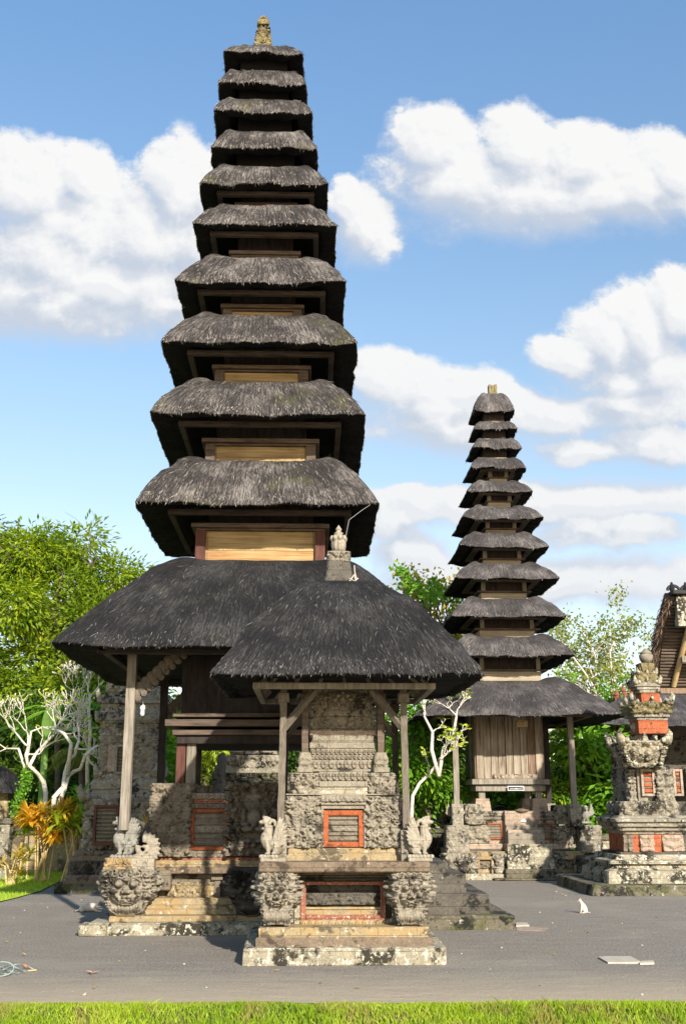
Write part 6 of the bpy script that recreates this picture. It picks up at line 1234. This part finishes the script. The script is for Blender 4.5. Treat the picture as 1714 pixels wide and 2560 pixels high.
# palms
def fronds(mb, base, n, L, rng, leaflet=.35, el0=.9, wide=.03, dens=26, mi=0, az=None):
    for k in range(n):
        a = rng.uniform(0, 6.28) if az is None else az[k]; el = el0+rng.uniform(-.35, .35); d = np.array([math.cos(a)*math.cos(el), math.sin(a)*math.cos(el), math.sin(el)]); pts = []; p_ = np.array(base, float); st = L/12
        for i in range(13): pts.append(p_.copy()); d[2] -= .13; d /= np.linalg.norm(d); p_ = p_+d*st
        pts = np.array(pts); mb.tube(pts, np.linspace(.02, .005, 13), 5, mi); q = rng.uniform(.12, 1, dens*2); i0 = np.minimum((q*12).astype(int), 11); f = q*12-i0
        P = pts[i0]*(1-f[:, None])+pts[i0+1]*f[:, None]; T = pts[i0+1]-pts[i0]; T /= np.linalg.norm(T, axis=1, keepdims=True); S = np.cross(T, [0, 0, 1.]); S /= np.linalg.norm(S, axis=1, keepdims=True)+1e-9
        sg_ = np.where(np.arange(len(q)) % 2, 1, -1)[:, None]; D = S*sg_+T*.55; D[:, 2] -= .35; mb.leaves(P, D, leaflet*(1-.6*np.abs(q-.45)), wide, np.array([0, 0, 1.])+0*P, mi, rng)
for (lb, px, py, D_, n_, L_) in (('feathery palm behind the bare branches at the left', 150, 1780, 30.5, 16, 1.5), ('small palm whose fronds droop beside the stone tower', 208, 1880, 29, 12, 1.1)):
    b_ = at(px, py, D_); t = thing('palm_tree', lb, 'palm', (b_[0], b_[1], 0), 'palms behind the temple'); rng = np.random.default_rng(int(px)); mb = MB(); limb(mb, (b_[0], b_[1], -.1), b_, .09, .07, rng, .02); mb.build('trunk', 'bark', t, smooth=True)
    mb = MB(); fronds(mb, b_, n_, L_, rng, .38, .6, .035, 44); mb.build('fronds', 'pale_leaf' if px > 180 else 'bright_leaf', t)
# banana leaves
def broad(mb, base, d, L, Wd, droop=.12, mi=0, n=12):
    d = np.array(d, float); d /= np.linalg.norm(d); p_ = np.array(base, float); pts = []
    for i in range(n+1): pts.append(p_.copy()); d[2] -= droop; d /= np.linalg.norm(d); p_ = p_+d*L/n
    pts = np.array(pts); T = np.gradient(pts, axis=0); T /= np.linalg.norm(T, axis=1, keepdims=True); S = np.cross(T, [0, .15, 1.]); S /= np.linalg.norm(S, axis=1, keepdims=True); q = np.linspace(0, 1, n+1); w_ = Wd/2*np.sin(np.pi*np.clip(q*.93+.05, 0, 1))**.6
    up = np.cross(S, T); P = np.stack([pts-S*w_[:, None]+up*w_[:, None]*.35, pts, pts+S*w_[:, None]+up*w_[:, None]*.35], 1); mb.grid(P, None, mi); return pts
t = thing('banana_plant', 'broad pale green banana leaves behind the white branches', 'plant', tuple(np.array([at(120, 2050, 29)[0], 29, 0]))); rng = np.random.default_rng(12)
b_ = at(115, 1850, 29.); mb = MB(); mb.tube([(b_[0], 29, 0), b_], [.12, .08], 10); mb.build('stem', 'banana_leaf', t, smooth=True)
for k, (dx, dz, L_) in enumerate(((-.8, .9, 1.5), (.2, 1.3, 1.4), (.9, .8, 1.5), (.5, .3, 1.2), (-.4, .5, 1.3), (1.2, .4, 1.2))): mb = MB(); broad(mb, b_, (dx, -.3+.15*k, dz), L_, .42, .13); mb.build('leaf', 'banana_leaf', t, smooth=True)
# frangipani trees
def forks(mb, p_, d, L, r, depth, rng, tips):
    n = 5; pts = [np.array(p_, float)]; d = np.array(d, float); d /= np.linalg.norm(d)
    for i in range(n): d = d+rng.normal(0, .16, 3)+np.array([0, 0, .05]); d /= np.linalg.norm(d); pts.append(pts[-1]+d*L/n)
    r1 = r*.72 if depth else max(r*.8, .012); mb.tube(pts, np.linspace(r, r1, n+1), 7 if r > .03 else 5, jitter=r*.12)
    if depth <= 0: tips.append(pts[-1]); return
    for k in range(2 if rng.random() < .6 else 3):
        a = rng.uniform(0, 6.28); q = np.array([math.cos(a), math.sin(a)*.8, rng.uniform(-.1, .5)]); dd = d*.75+q*.62; forks(mb, pts[-1], dd, L*rng.uniform(.65, .9), r1*.80, depth-1, rng, tips)
def frangi(label, D, stems, seed, depth, L, leafy=2, grp='pale bare branched trees', r0=.058):
    rng = np.random.default_rng(seed); b_ = at(*stems[0][0], D); t = thing('frangipani_tree', label, 'tree', (b_[0], D, 0), grp); mb = MB(); tips = []
    for st in stems:
        pts = np.array([at(x, y, D+(.25*math.sin(i*1.3+seed))) for i, (x, y) in enumerate(st)]); pts[0][2] = max(pts[0][2]-.3, -.05) if pts[0][2] > .3 else -.05
        rr0 = r0 if len(st) > 3 else r0*.6; mb.tube(pts, np.linspace(rr0, rr0*.55, len(pts)), 9, jitter=.02); d = pts[-1]-pts[-2]; d /= np.linalg.norm(d)
        for k in range(2): forks(mb, pts[-1], d+rng.normal(0, .5, 3), L, rr0*.45, depth, rng, tips)
        if len(pts) > 3:
            forks(mb, pts[-2], d+rng.normal(0, .8, 3), L*.9, rr0*.4, depth-1, rng, tips)
    mb.build('trunk', 'frangi', t, smooth=True)
    if leafy:
        T = np.array(tips); q = np.repeat(np.arange(len(T)), leafy); mb = MB(); Dv = rng.normal(0, 1, (len(q), 3)); Dv[:, 2] = np.abs(Dv[:, 2])*.5; mb.leaves(T[q], Dv, .16*rng.uniform(.6, 1.2, len(q)), .055, None, 0, rng); mb.build('leaves', 'lime_leaf', t)
    return t
Z6 = lambda *a: [(x/3.733, 1700+y/3.733) for x, y in a]
frangi('leftmost pale bare branched tree with ivy on its leaning stem', 26.5, [Z6((110,1250),(190,1080),(240,920),(270,820),(245,700),(265,620)), Z6((240,700),(180,640),(60,640)), Z6((265,620),(300,480),(400,440)), Z6((430,1190),(430,1050),(400,950),(350,870),(280,800),(330,700),(360,660),(500,510))], 31, 3, .50, 1)
frangi('second pale branched tree from the left, two stems crossing low down', 25.8, [Z6((560,1240),(560,1150),(600,1030),(640,900),(700,850),(750,830),(800,700),(890,620)), Z6((500,1190),(510,1090),(590,1000),(610,860),(640,760),(700,700),(720,640),(740,560)), Z6((640,760),(670,590),(600,500),(520,460))], 47, 3, .42, 1)
frangi('upright cluster of thin pale branches above the stone tower side', 27.5, [Z6((830,1300),(820,800),(850,500),(830,300),(840,150)), Z6((820,500),(800,300),(760,200))], 52, 4, .36, 0)
frangi('pale branched tree between the front shrine and the rear pagoda', 24., [[(1024,2060), (1030, 1990), (1048, 1958), (1072, 1936), (1096, 1905)], [(1096,1905), (1108,1870), (1130,1845), (1140,1790)], [(1096,1905), (1078,1875), (1082,1830), (1060,1790)]], 61, 3, .26, 2, r0=.045)
mb = MB(); rg = np.random.default_rng(3); pth = np.array([at(x, y, 26.35) for x, y in Z6((140,1250),(200,1080),(245,930),(262,850))]); k = rg.uniform(0, 2.99, 700); i0 = k.astype(int); f = (k-i0)[:, None]; P = pth[i0]*(1-f)+pth[i0+1]*f+rg.normal(0, .07, (700, 3)); mb.leaves(P, rg.normal(0, 1, (700, 3)), .07, .06, None, 0, rg); tag(mb.build('ivy', 'bright_leaf', None), 'green ivy climbing the leaning stem of the leftmost bare tree', 'ivy')
# rosette plants
def rosette(label, px, py, D, n, L, Wd, mat, seed, stems=4, cat='bush', name='cordyline', spread=.35, h0=None):
    rng = np.random.default_rng(seed); b_ = at(px, py, D); t = thing(name, label, cat, (b_[0], D, 0)); mb = MB(); lf = MB()
    for s_ in range(stems):
        e = b_+np.array([rng.uniform(-spread, spread), rng.uniform(-.3, .3), rng.uniform(-.25, .35)*spread*2]); mb.tube([(b_[0]+rng.uniform(-.2, .2), D, 0), (b_+e)/2+[0, 0, -.1], e], [.02, .016, .013], 6)
        for k in range(n):
            a = rng.uniform(0, 6.28); el = rng.uniform(-.1, 1.3); broad(lf, e-[0, 0, rng.uniform(0, .12)], (math.cos(a)*math.cos(el), math.sin(a)*math.cos(el), math.sin(el)), L*rng.uniform(.7, 1.2), Wd, .14, 0, 6)
    mb.build('stems', 'bamboo', t); lf.build('leaves', mat, t); return t
rosette('orange and bronze leaved bush in front of the bare trees', 116, 2062, 24.5, 46, .36, .07, 'orange_leaf', 4, 14, spread=.50)
rosette('yellow green leaved bush between the orange bush and the stone tower', 178, 2075, 24.3, 34, .45, .065, 'lime_leaf', 5, 6, spread=.32)
rosette('tall fresh green rosette against the stone tower side', 196, 2000, 24.6, 20, .42, .07, 'bright_leaf', 6, 3, spread=.12)
rosette('low yellow green tuft at the left of the orange bush', 55, 2062, 25, 30, .28, .045, 'lime_leaf', 7, 4, spread=.28)
rosette('yellow ground plants at the foot of the left wall', 30, 2145, 23.6, 26, .28, .04, 'yellow_leaf', 8, 6, spread=.7, name='flower_clump')
rosette('small orange flowering tuft peeping beside the winged panel', 375, 2045, 20.6, 16, .16, .035, 'orange_leaf', 9, 2, spread=.08, name='flower_clump')
t = thing('arching_stems', 'bare pale arching stems below the orange bush', 'plant', tuple(ground(110, 2160))); mb = MB(); rng = np.random.default_rng(6)
for k in range(9):
    x0 = 95+k*9; a = ground(x0, 2160); hh = rng.uniform(.5, .95); mb.tube([(a[0]+q*(k-4)*.10+.0, a[1]-.2*q, hh*q) for q in np.linspace(0, 1, 6)], .014, 5)
for k in range(2): a = ground(150, 2150); mb.tube([(a[0]-1.25*q-.15*k, a[1]-.1, .78*math.sin(math.pi*(.38+.62*q))-.12*k*q) for q in np.linspace(0, 1, 14)], .016, 5)
mb.build('stems', 'frangi', t, smooth=True)
# thin tree at the right and yellowing tree between the pagodas
def sparse(label, D, root, ends, mat, seed, nl, L, W_, cl=.18, r=.07, tw=5):
    rng = np.random.default_rng(seed); b_ = at(*root, D); t = thing('slender_tree', label, 'tree', (b_[0], D, 0), 'thin trees against the sky'); mb = MB(); limb(mb, (b_[0], D, -.1), b_, r*1.6, r, rng, .02); cs = []
    for (x, y) in ends:
        e = at(x, y, D+rng.uniform(-1, 1)); P = limb(mb, b_, e, r*.8, .012, rng, .10, 9, 6); cs += [e]
        for k in range(tw): i = rng.integers(3, 9); e2 = P[min(i, 8)]+rng.normal(0, .55, 3)+[0, 0, .25]; limb(mb, P[min(i, 8)], e2, .02, .006, rng, .12, 5, 4); cs.append(e2)
    mb.build('trunk', 'frangi' if mat == 'pale_leaf' else 'bark', t, smooth=True); C = np.array(cs); q = rng.choice(len(C), nl); P = C[q]+rng.normal(0, cl, (nl, 3)); D_ = rng.normal(0, 1, (nl, 3)); D_[:, 2] -= .4
    mb = MB(); mb.leaves(P, D_, L*rng.uniform(.6, 1.2, nl), W_, None, 0, rng); mb.build('leaves', mat, t)
sparse('thin pale leaved tree against the sky right of the rear pagoda', 38, (1500, 1820), [(1390,1560),(1430,1545),(1460,1590),(1510,1560),(1560,1555),(1580,1550),(1440,1650),(1500,1640),(1560,1640),(1400,1620),(1480,1700),(1540,1600),(1530,1720)], 'pale_leaf', 5, 3800, .16, .085, .22, tw=5)
sparse('yellowing leafy tree top showing between the two pagodas', 31, (1090, 1760), [(1010,1440),(1040,1460),(1055,1500),(1020,1490),(1085,1465),(1110,1480),(1140,1500),(1070,1520),(1100,1540),(1060,1560),(1100,1590),(1120,1560),(1130,1620)], 'yellow_leaf', 6, 2600, .17, .085, .20, tw=3)
sparse('fresh green sprays leaning over the ridge between the pagodas', 30, (1100, 1760), [(1000,1425),(1015,1450),(1035,1465),(1085,1460),(1105,1480),(1135,1495)], 'bright_leaf', 7, 900, .17, .085, .12, tw=1)
sparse('small green sprig above the roof right of the rear pagoda', 30, (1545, 1820), [(1545,1728),(1520,1745),(1535,1760)], 'bright_leaf', 8, 400, .16, .08, .15, tw=2)
# black domed object under the cell
q = at(1248, 2022, 27.4); t = thing('black_parasol', 'small folded black dome resting under the wooden cell', 'parasol', (q[0], q[1], zfp)); mb = MB(); mb.lathe(q[0], q[1], [(.20, zfp-.05), (.19, q[2]-.03), (.13, q[2]+.05), (.02, q[2]+.08)], 16); mb.build('dome', 'iron', t, smooth=True)
